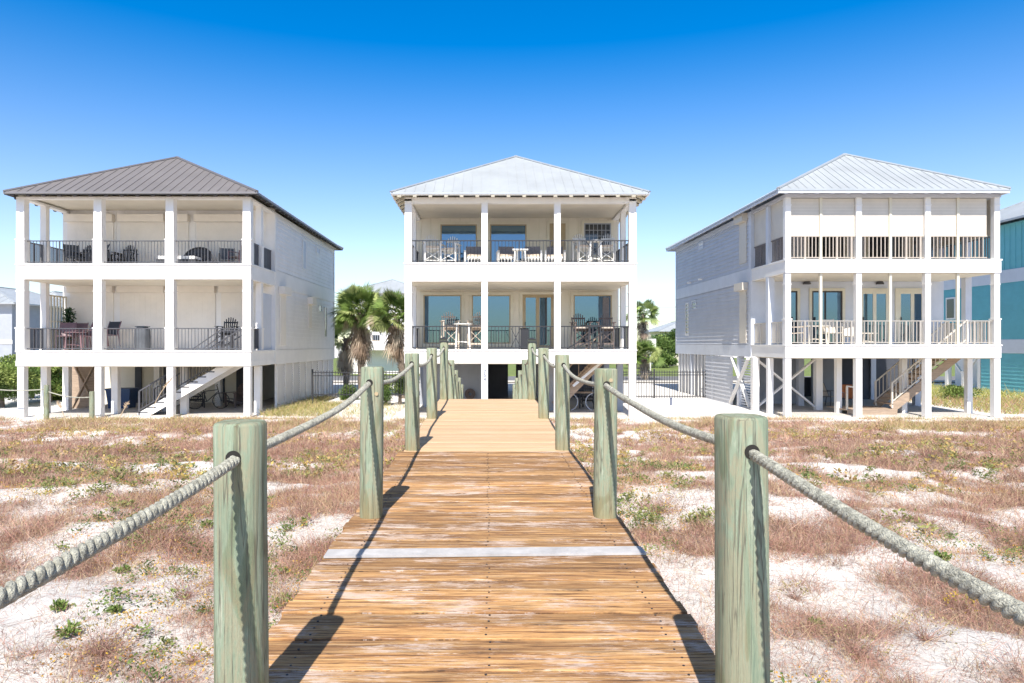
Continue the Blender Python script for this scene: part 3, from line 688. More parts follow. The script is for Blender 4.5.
# crossed gate panel and the stair rail behind the balusters
gt = MB(); xa, xb = XX(511, YF+.1), XX(520.5, YF+.1); za, zc = f2+.08, ZZ(328, YF)
gt.beam((xa, YF+.06, za), (xb, YF+.06, zc), .02, .02); gt.beam((xa, YF+.08, zc), (xb, YF+.08, za), .02, .02); gt.box(xb, xb+.3, YF+.05, YF+.09, f2, zc); gt.build('gate', M['black'], MH)
gt = MB(); xa, xb = XX(586, YF), XX(604, YF)
gt.beam((xa, YF+.06, f3+.06), (xb, YF+.06, ZZ(241, YF)), .02, .02); gt.beam((xa, YF+.08, ZZ(241, YF)), (xb, YF+.08, f3+.06), .02, .02); gt.build('gate', M['black'], MH)
# round speaker / light fittings under the soffit
for px in (421, 613): MB().box(XX(px-3.5, yw-.3), XX(px+3.5, yw-.3), yw-.42, yw-.02, ZZ(213, yw), ZZ(206.5, yw)).build('downlight', M['white'], MH)
# understory
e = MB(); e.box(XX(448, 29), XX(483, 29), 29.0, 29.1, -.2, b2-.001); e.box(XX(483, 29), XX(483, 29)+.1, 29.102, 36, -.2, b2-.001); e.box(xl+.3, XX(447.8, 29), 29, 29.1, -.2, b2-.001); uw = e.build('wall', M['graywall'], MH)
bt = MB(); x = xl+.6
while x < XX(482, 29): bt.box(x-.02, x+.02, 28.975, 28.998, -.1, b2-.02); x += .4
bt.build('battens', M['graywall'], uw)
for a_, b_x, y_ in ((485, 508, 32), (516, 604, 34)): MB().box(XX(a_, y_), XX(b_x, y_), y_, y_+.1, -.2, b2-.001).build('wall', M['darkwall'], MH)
MB().box(xl+.2, xr-.2, 25.5, 39, -.2, .03).build('slab', M['concrete'], MH)
stairs(MH, XX(556, 26.4), .3, XX(600, 26.4), b2+.2, 26.2, 27.0, M['wood'], M['wood'], M['wood'], rails=(True, False), sp=.4)
kb = MB(); kb.beam((XX(573, 25.7), 25.7, ZZ(386, 25.7)), (XX(600, 25.7), 25.7, b2-.02), .09, .12, up=(0, 1, 0)); kb.build('cross_brace', M['white'], MH)
# house numbers down the second post
def text(s, x, y, z, size, m, parent, name='lettering', rz=0):
    cu = bpy.data.curves.new(name, 'FONT'); cu.body = s; cu.size = size; cu.extrude = .004; cu.align_x = 'CENTER'; cu.align_y = 'CENTER'
    o = bpy.data.objects.new(name, cu); C.objects.link(o); dg = bpy.context.evaluated_depsgraph_get(); me = bpy.data.meshes.new_from_object(o.evaluated_get(dg))
    bpy.data.objects.remove(o); o = bpy.data.objects.new(name, me); me.materials.clear(); me.materials.append(m); C.objects.link(o)
    o.parent = parent; ox, oy, oz = org(parent); o.location = (x-ox, y-oy, z-oz); o.rotation_euler = (R(90), 0, rz); return o
for ch, py in (('1', 366.3), ('7', 371.5), ('5', 375.3), ('4', 379.3)): text(ch, cols[1]+.01, YF-.125, ZZ(py, YF), .17, M['darkmetal'], MH, 'house_number')

# ================================================================ RIGHT HOUSE
RH = thing('beach_house', 'pale blue grey right house with white roof and rolled down shutters up top', 'house', (14.8, 31, 0), 'beach houses facing the dunes')
cols = [XX(p, YF) for p in (787, 857.6, 926.4, 995.2)]; xl, xr = cols[0]-.12, cols[-1]+.12; yw = 28.05; yr = 39.3
f2, b2, f3, b3 = ZZ(344.5, YF), ZZ(357.8, YF), ZZ(259.5, YF), ZZ(273, YF); ze = ZZ(188.5, 24.4); zb = ZZ(198, YF)
floor_band(RH, xl, xr, yf, yw, b2, f2, M['white'], M['cream']); floor_band(RH, xl, xr, yf, yw, b3, f3, M['white'], M['cream'])
for i, x in enumerate(cols):
    column(RH, x, YF, f2, b3-.004, .2, M['white'], .95 if i in (0, 3) else None, .4); column(RH, x, YF, f3, zb+.02, .2, M['white'], None, .28)
    column(RH, x, YF, -.5, b2-.004, .22, M['white'])
for x in (cols[0], cols[-1]):
    for (a, b) in ((f2, b3-.004), (f3, zb+.02)): column(RH, x, 26.5, a, b, .24, M['bgtrim'])
for i, x in enumerate(cols): column(RH, x-(.05 if i == 0 else 0), 26.4, -.5, b2-.04, .2, M['white'])
for x in cols:
    for y in (29.6, 33, 36.5): column(RH, x, y, -.5, b2-.04, .24, M['bgtrim'])
for i in range(3):
    x = XX([820.5, 890, 957.5][i], YF); MB().box(x-.045, x+.045, YF-.045, YF+.045, f2, b3-.004).build('slim_post', M['creamtrim'], RH); MB().box(x-.045, x+.045, YF-.045, YF+.045, f3, zb+.01).build('slim_post', M['creamtrim'], RH)
tb = MB(); tb.box(xl, xr, yf, yf+.28, zb, ze-.09); tb.box(xl, xl+.28, yf+.282, yw, zb, ze-.09); tb.box(xr-.28, xr, yf+.282, yw, zb, ze-.09); tb.build('porch_beam', M['bluegrey'], RH)
MB().box(xl+.285, xr-.285, yf+.285, yw-.01, zb+.12, zb+.16).build('ceiling', M['cream'], RH)
w = MB(); w.box(xl+.02, xr-.02, yw, yw+.12, b2, ze+.1); w.build('wall', M['bgtrim'], RH)
w = MB(); w.box(xr-.14, xr-.02, yw+.122, yr, b2, ze-.1); w.box(xl+.02, xl+.14, yw+.122, yr, b2, ze-.1); w.box(xl+.142, xr-.142, yr-.12, yr, b2, ze-.1); sw = w.build('wall', M['bluegrey'], RH)
for X, sd_ in ((xr-.02, 1), (xl+.02, -1)):
    for za, zc in ((f3+.05, ze-.3), (f2+.02, b3-.02)): s_ = MB(); siding(s_, X, yw+.25, yr-.1, za, zc, sd_, .18, .05); s_.build('siding', M['bluegrey'], sw)
s_ = MB(); siding(s_, xl+.02, 30.2, 34.0, -.2, b2-.03, -1); s_.build('siding', M['bluegrey'], sw)
for (X0, X1) in ((xr-.018, xr+.03), (xl-.03, xl+.018)):
    t_ = MB()
    t_.box(X0, X1, yw, yw+.24, b2-.01, ze-.1); t_.box(X0, X1, yr-.12, yr+.02, b2-.01, ze-.1); t_.box(X0, X1-.005, yw+.242, yr-.122, b3-.02, f3+.04); t_.box(X0, X1-.005, yw+.242, yr-.122, b2-.02, f2); t_.box(X0, X1-.005, yw+.242, yr-.122, ze-.3, ze-.1)
    t_.build('trim_boards', M['bgtrim'], sw)
hip_roof(RH, XX(778, 24.4), XX(1011, 24.4), 24.4, 39.8, ze, 27.8, 36, ZZ(154.5, 27.8), M['rooflight'], M['bgtrim'], seam=.3, fas=.085, rbh=.012)
rafters(RH, XX(778, 24.4), XX(1011, 24.4), 24.4, 39.8, xl, xr, yf, ze, M['bgtrim'])
# rolled down storm shutters in six bays, railings
xs = [cols[0], XX(820.5, YF), cols[1], XX(890, YF), cols[2], XX(957.5, YF), cols[3]]
for i in range(6):
    a = xs[i]+(.11 if i % 2 == 0 else .05); b = xs[i+1]-(.05 if i % 2 == 0 else .11)
    if i == 5: b = XX(986.5, YF)
    zt = ZZ(198.6, YF); zl = ZZ(235.2, YF)
    s1 = MB().box(a, b, YF+.0, YF+.03, zl, zt).build('storm_shutter', M['shutter'], RH)
    k = MB(); z = zl+.1
    while z < zt: k.box(a, b, YF-.003, YF-.0005, z, z+.006); z += .12
    k.build('slat_joints', M['wshutter'], s1); MB().box(a, b, YF-.012, YF+.04, zl-.04, zl-.001).build('bottom_bar', M['creamtrim'], s1)
    railing(RH, (a, YF-.02), (b, YF-.02), f3, zl-.045, M['rail_beige'], sp=.13, wide=.03)
    railing(RH, (a, YF-.02), ((b if i != 5 else cols[3]-.12), YF-.02), f2, ZZ(321, YF), M['rail_pale'], sp=.125, wide=.028)
for x in (cols[0], cols[-1]):
    for z0, z1 in ((f3, ZZ(236, YF)), (f2, ZZ(321.5, YF))): railing(RH, (x, YF+.12), (x, 26.37), z0, z1, M['wicker'] if z0 == f3 else M['shutter'], wide=.03); railing(RH, (x, 26.63), (x, yw-.01), z0, z1, M['wicker'] if z0 == f3 else M['shutter'], wide=.03)
    for a, b in ((YF+.14, 26.36), (26.64, yw-.03)): MB().box(x-.015, x+.015, a, b, ZZ(235, YF), zb-.01).build('storm_shutter', M['shutter'], RH)
X = xl+.02
window_x(RH, X, -1, 740.7, 747.5, 219, 263.5, M['shutter'], M['shutter'], hood=True); window_x(RH, X, -1, 699.5, 704, 243, 248.3, M['bgtrim'], M['white'])
window_x(RH, X, -1, 741, 747.5, 287, 343, M['shutter'], M['shutter'], hood=True); window_x(RH, X, -1, 686.5, 688.8, 304, 334.5, M['white'], M['glassdark']); window_x(RH, X, -1, 692.6, 696.6, 301.5, 308, M['bgtrim'], M['glassdark'])
for px, py in ((691, 282), (702, 278.5)):
    Y = X*F/(px-CX); MB().cyl((X-.03, Y, ZZ(py, Y)), (X-.2, Y, ZZ(py, Y)-.05), .07, .05, 8).build('floodlight', M['white'], RH)
for (a, b, mul, dr) in ((789, 797, [], 0), (811.6, 842, [.44], 0), (860, 888.5, [.5], 1), (897.5, 924, [.55], 1)):
    window_y(RH, XX(a, yw), XX(b, yw), f2+.03, ZZ(291, yw), yw, None, G, 'door', door=True, fr=.12 if dr else .06, mull=mul, bars=M['creamtrim'] if dr else M['darktrim'])
for (a, b) in ((808, 845), (868, 905)): window_y(RH, XX(a, yw), XX(b, yw), f3+.05, ZZ(210, yw), yw, None, M['glassdark'], 'door', door=True, bars=M['white'])
window_y(RH, XX(912, yw), XX(936, yw), f3+.05, ZZ(210, yw), yw, None, G, 'door', door=True, bars=M['white'], mull=[.5])
# understory: slatted carport side, screen, cross braces
lv = MB(); X = xl+.07; y = 34.2
while y < yr: lv.box(X-.05, X+.05, y-.05, y+.05, -.3, b2-.022); y += .58
lv.build('skirt_posts', M['white'], RH)
lv = MB(); y = 34.2+.29
while y < yr: lv.box(X+.2, X+.24, y-.2, y+.2, -.1, b2-.03); y += .58
lv.build('skirt_panels', M['graywall'], RH)
br = MB(); Y0 = yw+.15; Y1 = yw+1.9
br.beam((xl-.02, Y0, .1), (xl-.02, Y1+.3, b2-.1), .06, .14, up=(1, 0, 0)); br.beam((xl-.09, Y0, b2-.1), (xl-.09, Y1+.3, .1), .06, .14, up=(1, 0, 0)); br.build('cross_brace', M['white'], RH)
lv = MB(); z = .0
while z < b2-.1: lv.box(xl+.1, xl+.13, yw+.2, 29.6, z, z+.05); z += .11
lv.build('louvres', M['bgtrim'], RH)
def xbrace(xa, xb, y, z0, z1):
    b = MB(); b.beam((xa, y, z0), (xb, y, z1), .06, .17, up=(0, 1, 0)); b.beam((xa, y+.065, z1), (xb, y+.065, z0), .06, .17, up=(0, 1, 0)); b.build('cross_brace', M['white'], RH)
xbrace(XX(757, 27.6), XX(815, 27.6), 27.6, .15, b2-.1)
for px in (755, 818): column(RH, XX(px, 27.6), 27.6, -.4, b2-.03, .26, M['white'])
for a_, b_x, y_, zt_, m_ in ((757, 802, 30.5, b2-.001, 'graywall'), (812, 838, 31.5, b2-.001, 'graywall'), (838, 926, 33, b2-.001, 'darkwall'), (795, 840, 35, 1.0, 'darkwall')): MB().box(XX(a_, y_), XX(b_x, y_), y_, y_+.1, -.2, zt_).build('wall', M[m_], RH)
MB().box(xl+.2, xr-.2, 25.3, 39, -.2, .03).build('slab', M['concrete'], RH)
ys = 26.0
stairs(RH, XX(892, ys), .25, XX(967, ys), f2-.02, ys, ys+1.1, M['wood'], M['wood'], M['shutter'], sp=.15)
dk = MB()
for k in range(9): dk.box(XX(843, ys), XX(892, ys), ys-.35+k*.18, ys-.35+k*.18+.17, .18, .22)
dk.box(XX(843, ys), XX(892, ys), ys-.34, ys-.3, .0, .178); dk.build('platform', M['wood'], RH)
rs = MB(); rs.box(XX(843, ys)-.02, XX(843, ys)+.04, ys-.3, ys-.24, .2, 1.1); rs.beam((XX(843, ys), ys-.27, 1.1), (XX(852, ys), ys-.27, 1.05), .05, .05); rs.build('handrail', M['shutter'], RH)
for px in (807, 880): MB().cyl((XX(px, yw-.1), yw-.1, ZZ(284.5, yw)), (XX(px, yw-.1), yw-.1, ZZ(281, yw)), .16, .1, 10).build('porch_light', M['darkmetal'], RH)

# ================================================================ TURQUOISE HOUSE, far right
TH = thing('beach_house', 'turquoise sided house with pale roof at the right picture edge', 'house', (32.5, 37, 0), 'beach houses facing the dunes')
X = 28.3; ze = 9.35; ya, yb = 29, 42.5; z3, z3b = 6.75, 6.05; z2, z2b = 2.95, 2.2
MB().box(X, X+8.5, ya, yb, 2.3, ze-.1).build('wall', M['turq'], TH)
MB().box(X+.02, X+8.4, ya+.02, 39.2, -.3, 2.298).build('wall', M['turq'], TH)
s_ = MB(); siding(s_, X, ya, yb, z2, z3b, -1, .2); siding(s_, X+.02, ya, 39.2, -.2, z2b, -1, .2); s_.build('siding', M['turq'], TH)
s_ = MB(); y = ya
while y < yb: s_.box(X-.03, X-.001, y, y+.05, z3, ze-.2); y += .4
s_.build('battens', M['turq'], TH)
s_ = MB(); s_.box(X-.05, X-.002, ya, yb+.02, z3b, z3); s_.box(X-.05, X-.002, ya, yb+.02, z2b, z2); s_.build('trim_boards', M['bgtrim'], TH)
hip_roof(TH, X-.7, X+9.2, ya-.7, yb+.7, ze, ya+4, yb-4, 11.6, M['rooflight'], M['bgtrim'])
for y in (39.4, 42.2): column(TH, X+.15, y, -.3, 2.2, .25, M['white'])
br = MB(); br.beam((X+.15, 39.5, 2.1), (X+.15, 40.7, .9), .08, .12, up=(1, 0, 0)); br.beam((X+.15, 42.1, 2.1), (X+.15, 40.9, .9), .08, .12, up=(1, 0, 0)); br.box(X+.05, X+.25, 40.7, 40.9, -.3, 1.1); br.build('cross_brace', M['white'], TH)
MB().box(X+1.8, X+1.9, 38, 44, -.3, 2.25).build('wall', M['white2'], TH)
wf_ = MB().box(X-.075, X-.047, 41.25, 42.1, 4.2, 5.55).build('window', M['white'], TH); MB().box(X-.085, X-.076, 41.35, 42.0, 4.3, 5.45).build('pane', M['glassdark'], wf_)

# ================================================================ background houses
def far_house(name, label, x0, x1, y0, y1, ze, zr, mw, mr, wins=(), low=0, trim=M['white']):
    h = thing(name, label, 'house', ((x0+x1)/2, (y0+y1)/2, 0), 'houses across the street')
    MB().box(x0, x1, y0, y1, -.3, ze-.05).build('wall', mw, h)
    hip_roof(h, x0-.6, x1+.6, y0-.6, y1+.6, ze, y0+(x1-x0)*.4, y1-(x1-x0)*.4, zr, mr, trim, seam=.6)
    MB().box(x0-.05, x1+.05, y0-.05, y0-.003, ze*.5-.15, ze*.5+.15).build('trim_boards', trim, h)
    for (a, b, c, d) in wins: window_y(h, a, b, c, d, y0, M['white'], M['glassdark'], trim=.1)
    return h
d = 62
far_house('street_house', 'white two storey house with grey hip roof behind the left palms', XX(352, d), XX(425, d), d, d+9, ZZ(292.5, d), ZZ(281, d+4), M['white2'], M['rooflight'], [(XX(388, d), XX(396, d), ZZ(341, d), ZZ(320, d)), (XX(372, d), XX(380, d), ZZ(341, d), ZZ(322, d))])
b_ = thing('balcony', 'white balcony slung on the white house behind the palms', 'balcony', (XX(383, d), d-1, 3))
MB().box(XX(366, d), XX(400, d), d-1.6, d-.1, ZZ(350, d), ZZ(343, d)).build('balcony_floor', M['white2'], b_)
railing(b_, (XX(366, d-1.6), d-1.5), (XX(400, d-1.6), d-1.5), ZZ(343.5, d-1.5), ZZ(334, d-1.5), M['graywall'], sp=.2, wide=.04)
b_.name = 'balcony'
d = 50
far_house('street_house', 'slate blue house with white trim at the left edge of the picture', XX(-80, d), XX(12, d), d, d+9, ZZ(303, d), ZZ(288, d+4), M['graywall'], M['rooflight'], [(XX(-18, d), XX(-8, d), ZZ(345, d), ZZ(322, d))])
d = 66
far_house('street_house', 'pale grey house seen between the posts of the left balcony', XX(14, d), XX(66, d), d, d+9, ZZ(307, d), ZZ(293, d+4), M['bluegrey'], M['rooflight'], [(XX(36, d), XX(39.5, d), ZZ(323, d), ZZ(311, d)), (XX(55, d), XX(59, d), ZZ(323, d), ZZ(311, d))])
d = 88
far_house('street_house', 'small pale house half hidden by trees right of the middle house', XX(662, d), XX(705, d), d, d+8, ZZ(331, d), ZZ(322, d+4), M['cream'], M['rooflight'])

# ================================================================ vegetation kit
def tri_leaves(cen, nrm_dir, length, width, col):
    """flat diamond leaves: cen (n,3), direction (n,3)"""
    n = len(cen); d = nrm_dir/np.linalg.norm(nrm_dir, axis=1)[:, None]
    r = rng.normal(size=(n, 3)); s = np.cross(d, r); s /= np.linalg.norm(s, axis=1)[:, None]
    L = np.asarray(length)*np.ones(n); W = np.asarray(width)*np.ones(n)
    a = cen; b = cen+d*(L*.5)[:, None]+s*(W*.5)[:, None]; c = cen+d*L[:, None]; e = cen+d*(L*.5)[:, None]-s*(W*.5)[:, None]
    V = np.stack([a, b, c, e], 1).reshape(-1, 3); Fq = np.arange(4*n).reshape(n, 4)
    return V, Fq, np.repeat(col, 4, 0)
def pal(n, cols, jit=.12):
    cols = np.array(cols); k = rng.integers(0, len(cols), n); c = cols[k]*(1+rng.normal(0, jit, (n, 1))); return np.clip(c, .005, .95)
def stems(base, dirs, length, width, droop, col, seg=3):
    """thin tapering curved stems"""
    n = len(base); d = dirs/np.linalg.norm(dirs, axis=1)[:, None]
    side = np.cross(d, rng.normal(size=(n, 3))); side /= np.linalg.norm(side, axis=1)[:, None]
    bend = rng.normal(size=(n, 3))*.25; bend[:, 2] -= droop
    rows = []
    for k in range(seg+1):
        t = k/seg; p = base+d*(length*t)[:, None]+bend*(length*t*t)[:, None]*.6; w_ = (width*(1-.75*t))[:, None]*.5
        rows.append(p-side*w_); rows.append(p+side*w_)
    V = np.stack(rows, 1).reshape(-1, 3); m = 2*(seg+1); b0 = np.arange(n)*m
    Fq = np.concatenate([np.stack([b0+2*k, b0+2*k+1, b0+2*k+3, b0+2*k+2], 1) for k in range(seg)])
    return V, Fq, np.repeat(col, m, 0)
def merge(parts):
    Vs, Fs, Cs = [], [], []; o = 0
    for V, Fq, c in parts: Vs.append(V); Fs.append(Fq+o); Cs.append(c); o += len(V)
    return np.concatenate(Vs), np.concatenate(Fs), np.concatenate(Cs)
def sample_area(n, y0, y1, margin=1.3, pw=1.0):
    y = y0+(y1-y0)*rng.random(n*2)**pw; xw = .78*y+margin; x = rng.uniform(-1, 1, n*2)*xw; 
    # uniform per area
    keep = rng.random(n*2) < xw/xw.max(); x, y = x[keep], y[keep]
    ok = np.abs(x) > (1.05 if True else 0)
    return x[ok], y[ok]
def density_(x, y):
    v = fbm(x*.42+3, y*.42+1, 31)*.6+fbm(x*1.4, y*1.4, 77)*.4
    thr = .50-.07*ss(3.2, 9, y)
    # bare sand left of the walk close to the camera
    thr = thr+.05*np.exp(-((x+2.0)**2/1.2+(y-4.2)**2/5))+.05*np.exp(-((x-3.2)**2/3+(y-7.5)**2/6))
    return .16+.84*ss(thr-.07, thr+.10, v)
MAUVE = [(.42, .225, .175), (.49, .28, .215), (.30, .16, .13), (.54, .37, .28), (.44, .235, .20), (.19, .12, .095)]
TAN = [(.50, .38, .22), (.58, .46, .28), (.42, .30, .17)]
YG = [(.36, .34, .10), (.28, .30, .09), (.46, .38, .13), (.20, .24, .07)]
def brush_field(n_clumps, y0, y1, per, h, wbase, name, label_kind='dry_brush', cols=MAUVE, tanshare=.25, dens=True, spread=.10, pw=1.0, pred=None):
    x, y = sample_area(n_clumps, y0, y1, pw=pw)
    if dens:
        k = rng.random(len(x)) < density(x, y); x, y = x[k], y[k]
    if pred is not None: k = pred(x, y); x, y = x[k], y[k]
    n = len(x)*per; xi = np.repeat(x, per); yi = np.repeat(y, per); sz = np.repeat(rng.uniform(.55, 1.3, len(x)), per)
    ox, oy = rng.normal(0, spread, n)*sz, rng.normal(0, spread, n)*sz; bx, by = xi+ox, yi+oy
    inside = (np.abs(bx) < 1.03) & (by < 22.6)
    bx = np.where(inside, np.sign(bx)*(1.05+rng.random(n)*.15), bx)
    bz = gz(bx, by)-.01; base = np.stack([bx, by, bz], 1)
    up = rng.uniform(.25, 1.0, n); a = rng.uniform(0, 2*np.pi, n); d = np.stack([np.cos(a)*(1.15-up)+ox*2, np.sin(a)*(1.15-up)+oy*2, up*.9], 1)
    L = h*rng.uniform(.45, 1.25, n)*sz; wd = wbase*rng.uniform(.7, 1.4, n)
    ccl = np.repeat(pal(len(x), cols, .15), per, 0); tn = rng.random(n) < tanshare; ccl[tn] = pal(tn.sum(), TAN); ccl = np.clip(ccl*(1+rng.normal(0, .18, (n, 1))), .01, .9)
    return stems(base, d, L, wd, .25, ccl)
DK = [(.17, .10, .08), (.22, .14, .11), (.12, .08, .065), (.27, .19, .15)]
parts = [brush_field(900, 2.2, 9, 26, .24, .0026, 'tall', spread=.13, cols=TAN+MAUVE[:2]), brush_field(5600, 2.2, 5.8, 58, .115, .0021, 'a'), brush_field(3000, 2.2, 8, 34, .06, .0026, 'm', cols=DK, tanshare=.1, spread=.06),
         brush_field(5600, 5.0, 9.5, 44, .15, .0034, 'b'), brush_field(7600, 9, 15.5, 28, .19, .0050, 'c'), brush_field(4200, 8, 20, 14, .11, .006, 'm2', cols=DK, tanshare=.1), brush_field(5200, 15, 23.5, 16, .21, .009, 'd')]
# sprigs branching: short side twigs on the nearer clumps
x, y = sample_area(4200, 2.2, 7); k = rng.random(len(x)) < density(x, y)*.8+.08; x, y = x[k], y[k]
per = 26; n = len(x)*per; xi = np.repeat(x, per); yi = np.repeat(y, per); bx = xi+rng.normal(0, .09, n); by = yi+rng.normal(0, .09, n); bx = np.where(np.abs(bx) < 1.04, np.sign(bx)*1.08, bx)
base = np.stack([bx, by, gz(bx, by)+rng.uniform(0, .09, n)], 1); a = rng.uniform(0, 2*np.pi, n)
parts.append(stems(base, np.stack([np.cos(a), np.sin(a), rng.uniform(-.1, .7, n)], 1), rng.uniform(.03, .11, n), rng.uniform(.0012, .002, n), .1, pal(n, MAUVE+[(.19, .14, .12)], .2), 2))
# fallen twigs lying flat on the sand
x, y = sample_area(9000, 2.2, 9); n = len(x); a = rng.uniform(0, 2*np.pi, n)
parts.append(stems(np.stack([x, y, gz(x, y)+.004], 1), np.stack([np.cos(a), np.sin(a), rng.uniform(-.02, .12, n)], 1), rng.uniform(.06, .3, n), rng.uniform(.0016, .003, n), .0, pal(n, MAUVE+[(.3, .24, .22)], .2), 3))
o = npmesh('dry_brush', *merge(parts)[:2], M['brush'], merge(parts)[2]); tag(o, 'reddish brown dry wiry brush covering the dune sand', 'brush', None, 'stuff')
# green and yellow ground plants
def plants(n_cl, y0, y1, per, leafL, leafW, cols, share, hh):
    x, y = sample_area(n_cl, y0, y1); k = rng.random(len(x)) < share+.5*density(x, y)*share; x, y = x[k], y[k]; k = fbm(x*.7+8, y*.7, 55) > .47; x, y = x[k], y[k]
    n = len(x)*per; sz = np.repeat(rng.uniform(.5, 1.5, len(x)), per); xi = np.repeat(x, per)+rng.normal(0, .045, n)*sz; yi = np.repeat(y, per)+rng.normal(0, .045, n)*sz
    xi = np.where(np.abs(xi) < 1.05, np.sign(xi)*1.1, xi)
    a = rng.uniform(0, 2*np.pi, n); c = np.repeat(pal(len(x), cols, .12), per, 0)*(1+rng.normal(0, .15, (n, 1)))
    return tri_leaves(np.stack([xi, yi, gz(xi, yi)+rng.uniform(0, hh, n)*sz], 1), np.stack([np.cos(a), np.sin(a), rng.uniform(.1, 1.1, n)], 1), leafL*rng.uniform(.6, 1.3, n), leafW*rng.uniform(.6, 1.3, n), np.clip(c, .01, .9))
pg = [plants(1700, 2.2, 7, 60, .026, .012, [(.10, .17, .045), (.16, .23, .06), (.22, .27, .08)], .26, .07), plants(3500, 6, 14, 36, .045, .022, [(.14, .19, .06), (.22, .25, .08), (.27, .28, .10)], .20, .09),
      plants(6500, 2.2, 9, 14, .017, .011, [(.62, .40, .06), (.55, .28, .05), (.48, .38, .12)], .40, .05),
      plants(4000, 9, 21, 16, .06, .035, [(.45, .33, .10), (.30, .30, .09), (.5, .36, .14)], .35, .1)]
V_, F_, C_ = merge(pg); o = npmesh('green_ground_cover', V_, F_, M['leaf'], C_); tag(o, 'low green and golden leafy plants scattered over the dune sand', 'ground cover', None, 'stuff')
# yellow green grass in front of the houses
pr = lambda x, y: ((x < -3.6) | (x > 6.2) | (y < 24.2)) & (fbm(x*.5, y*.8, 91) > .46)
pa = [brush_field(4200, 21.0, 24.6, 18, .2, .011, 'g', cols=YG+TAN+MAUVE[:3], tanshare=.4, dens=False, spread=.16, pred=pr)]
def patch(n, x0, x1, y0, y1, h, w_, cols, per=1):
    x = rng.uniform(x0, x1, n); y = rng.uniform(y0, y1, n); a = rng.uniform(0, 6.283, n); up = rng.uniform(.5, 1, n)
    return stems(np.stack([x, y, gz(x, y)], 1), np.stack([np.cos(a)*.5, np.sin(a)*.5, up], 1), h*rng.uniform(.5, 1.3, n), w_*np.ones(n), .3, pal(n, cols, .15), 2)
pa += [patch(4200, -8.3, -6.2, 25.2, 31, .24, .016, YG+TAN), patch(1500, -6.4, -3.5, 25, 30, .16, .014, YG+TAN), patch(9000, 19.4, 29, 26, 33, .3, .02, YG+MAUVE[:2]), patch(2500, -8.6, -7.6, 25.5, 34, .3, .015, YG+TAN), patch(5000, 20, 28, 33, 44, .4, .03, YG)]
V_, F_, C_ = merge(pa); o = npmesh('yard_grass', V_, F_, M['brush'], C_); tag(o, 'yellow green grass growing along the edge of the house yards', 'grass', None, 'stuff')
# tall seed stalks near the left stairs
def stalk(x, y, h, lean, lab):
    n = 26; t = np.linspace(0, 1, n); z0 = float(gz(x, y)); mb = MB()
    pts = [(x+lean*u*u*h, y, z0+h*u*(1-.12*abs(lean)*u)) for u in t]
    for a, b in zip(pts[:-1], pts[1:]): mb.cyl(a, b, .012, .011, 5, False)
    for k in range(40):
        u = random.uniform(.82, 1); p = pts[int(u*(n-1))]; mb.cyl(p, (p[0]+random.uniform(-.07, .07), p[1]+random.uniform(-.04, .04), p[2]+random.uniform(-.02, .09)), .011, .003, 4, False)
    o = mb.build('sea_oat', M['tanstem']); tag(o, lab, 'grass stalk')
M['tanstem'] = paint('dry_stalk', (.55, .42, .28), .8)
stalk(XX(149, 21), 21, 1.75, .42, 'tallest dry sea oat stalk leaning in front of the left house stairs'); stalk(XX(118, 21), 21, .95, .35, 'short dry sea oat stalk under the left balcony'); stalk(XX(66, 21), 21, .9, -.3, 'dry sea oat stalk by the thin rope fence at far left')

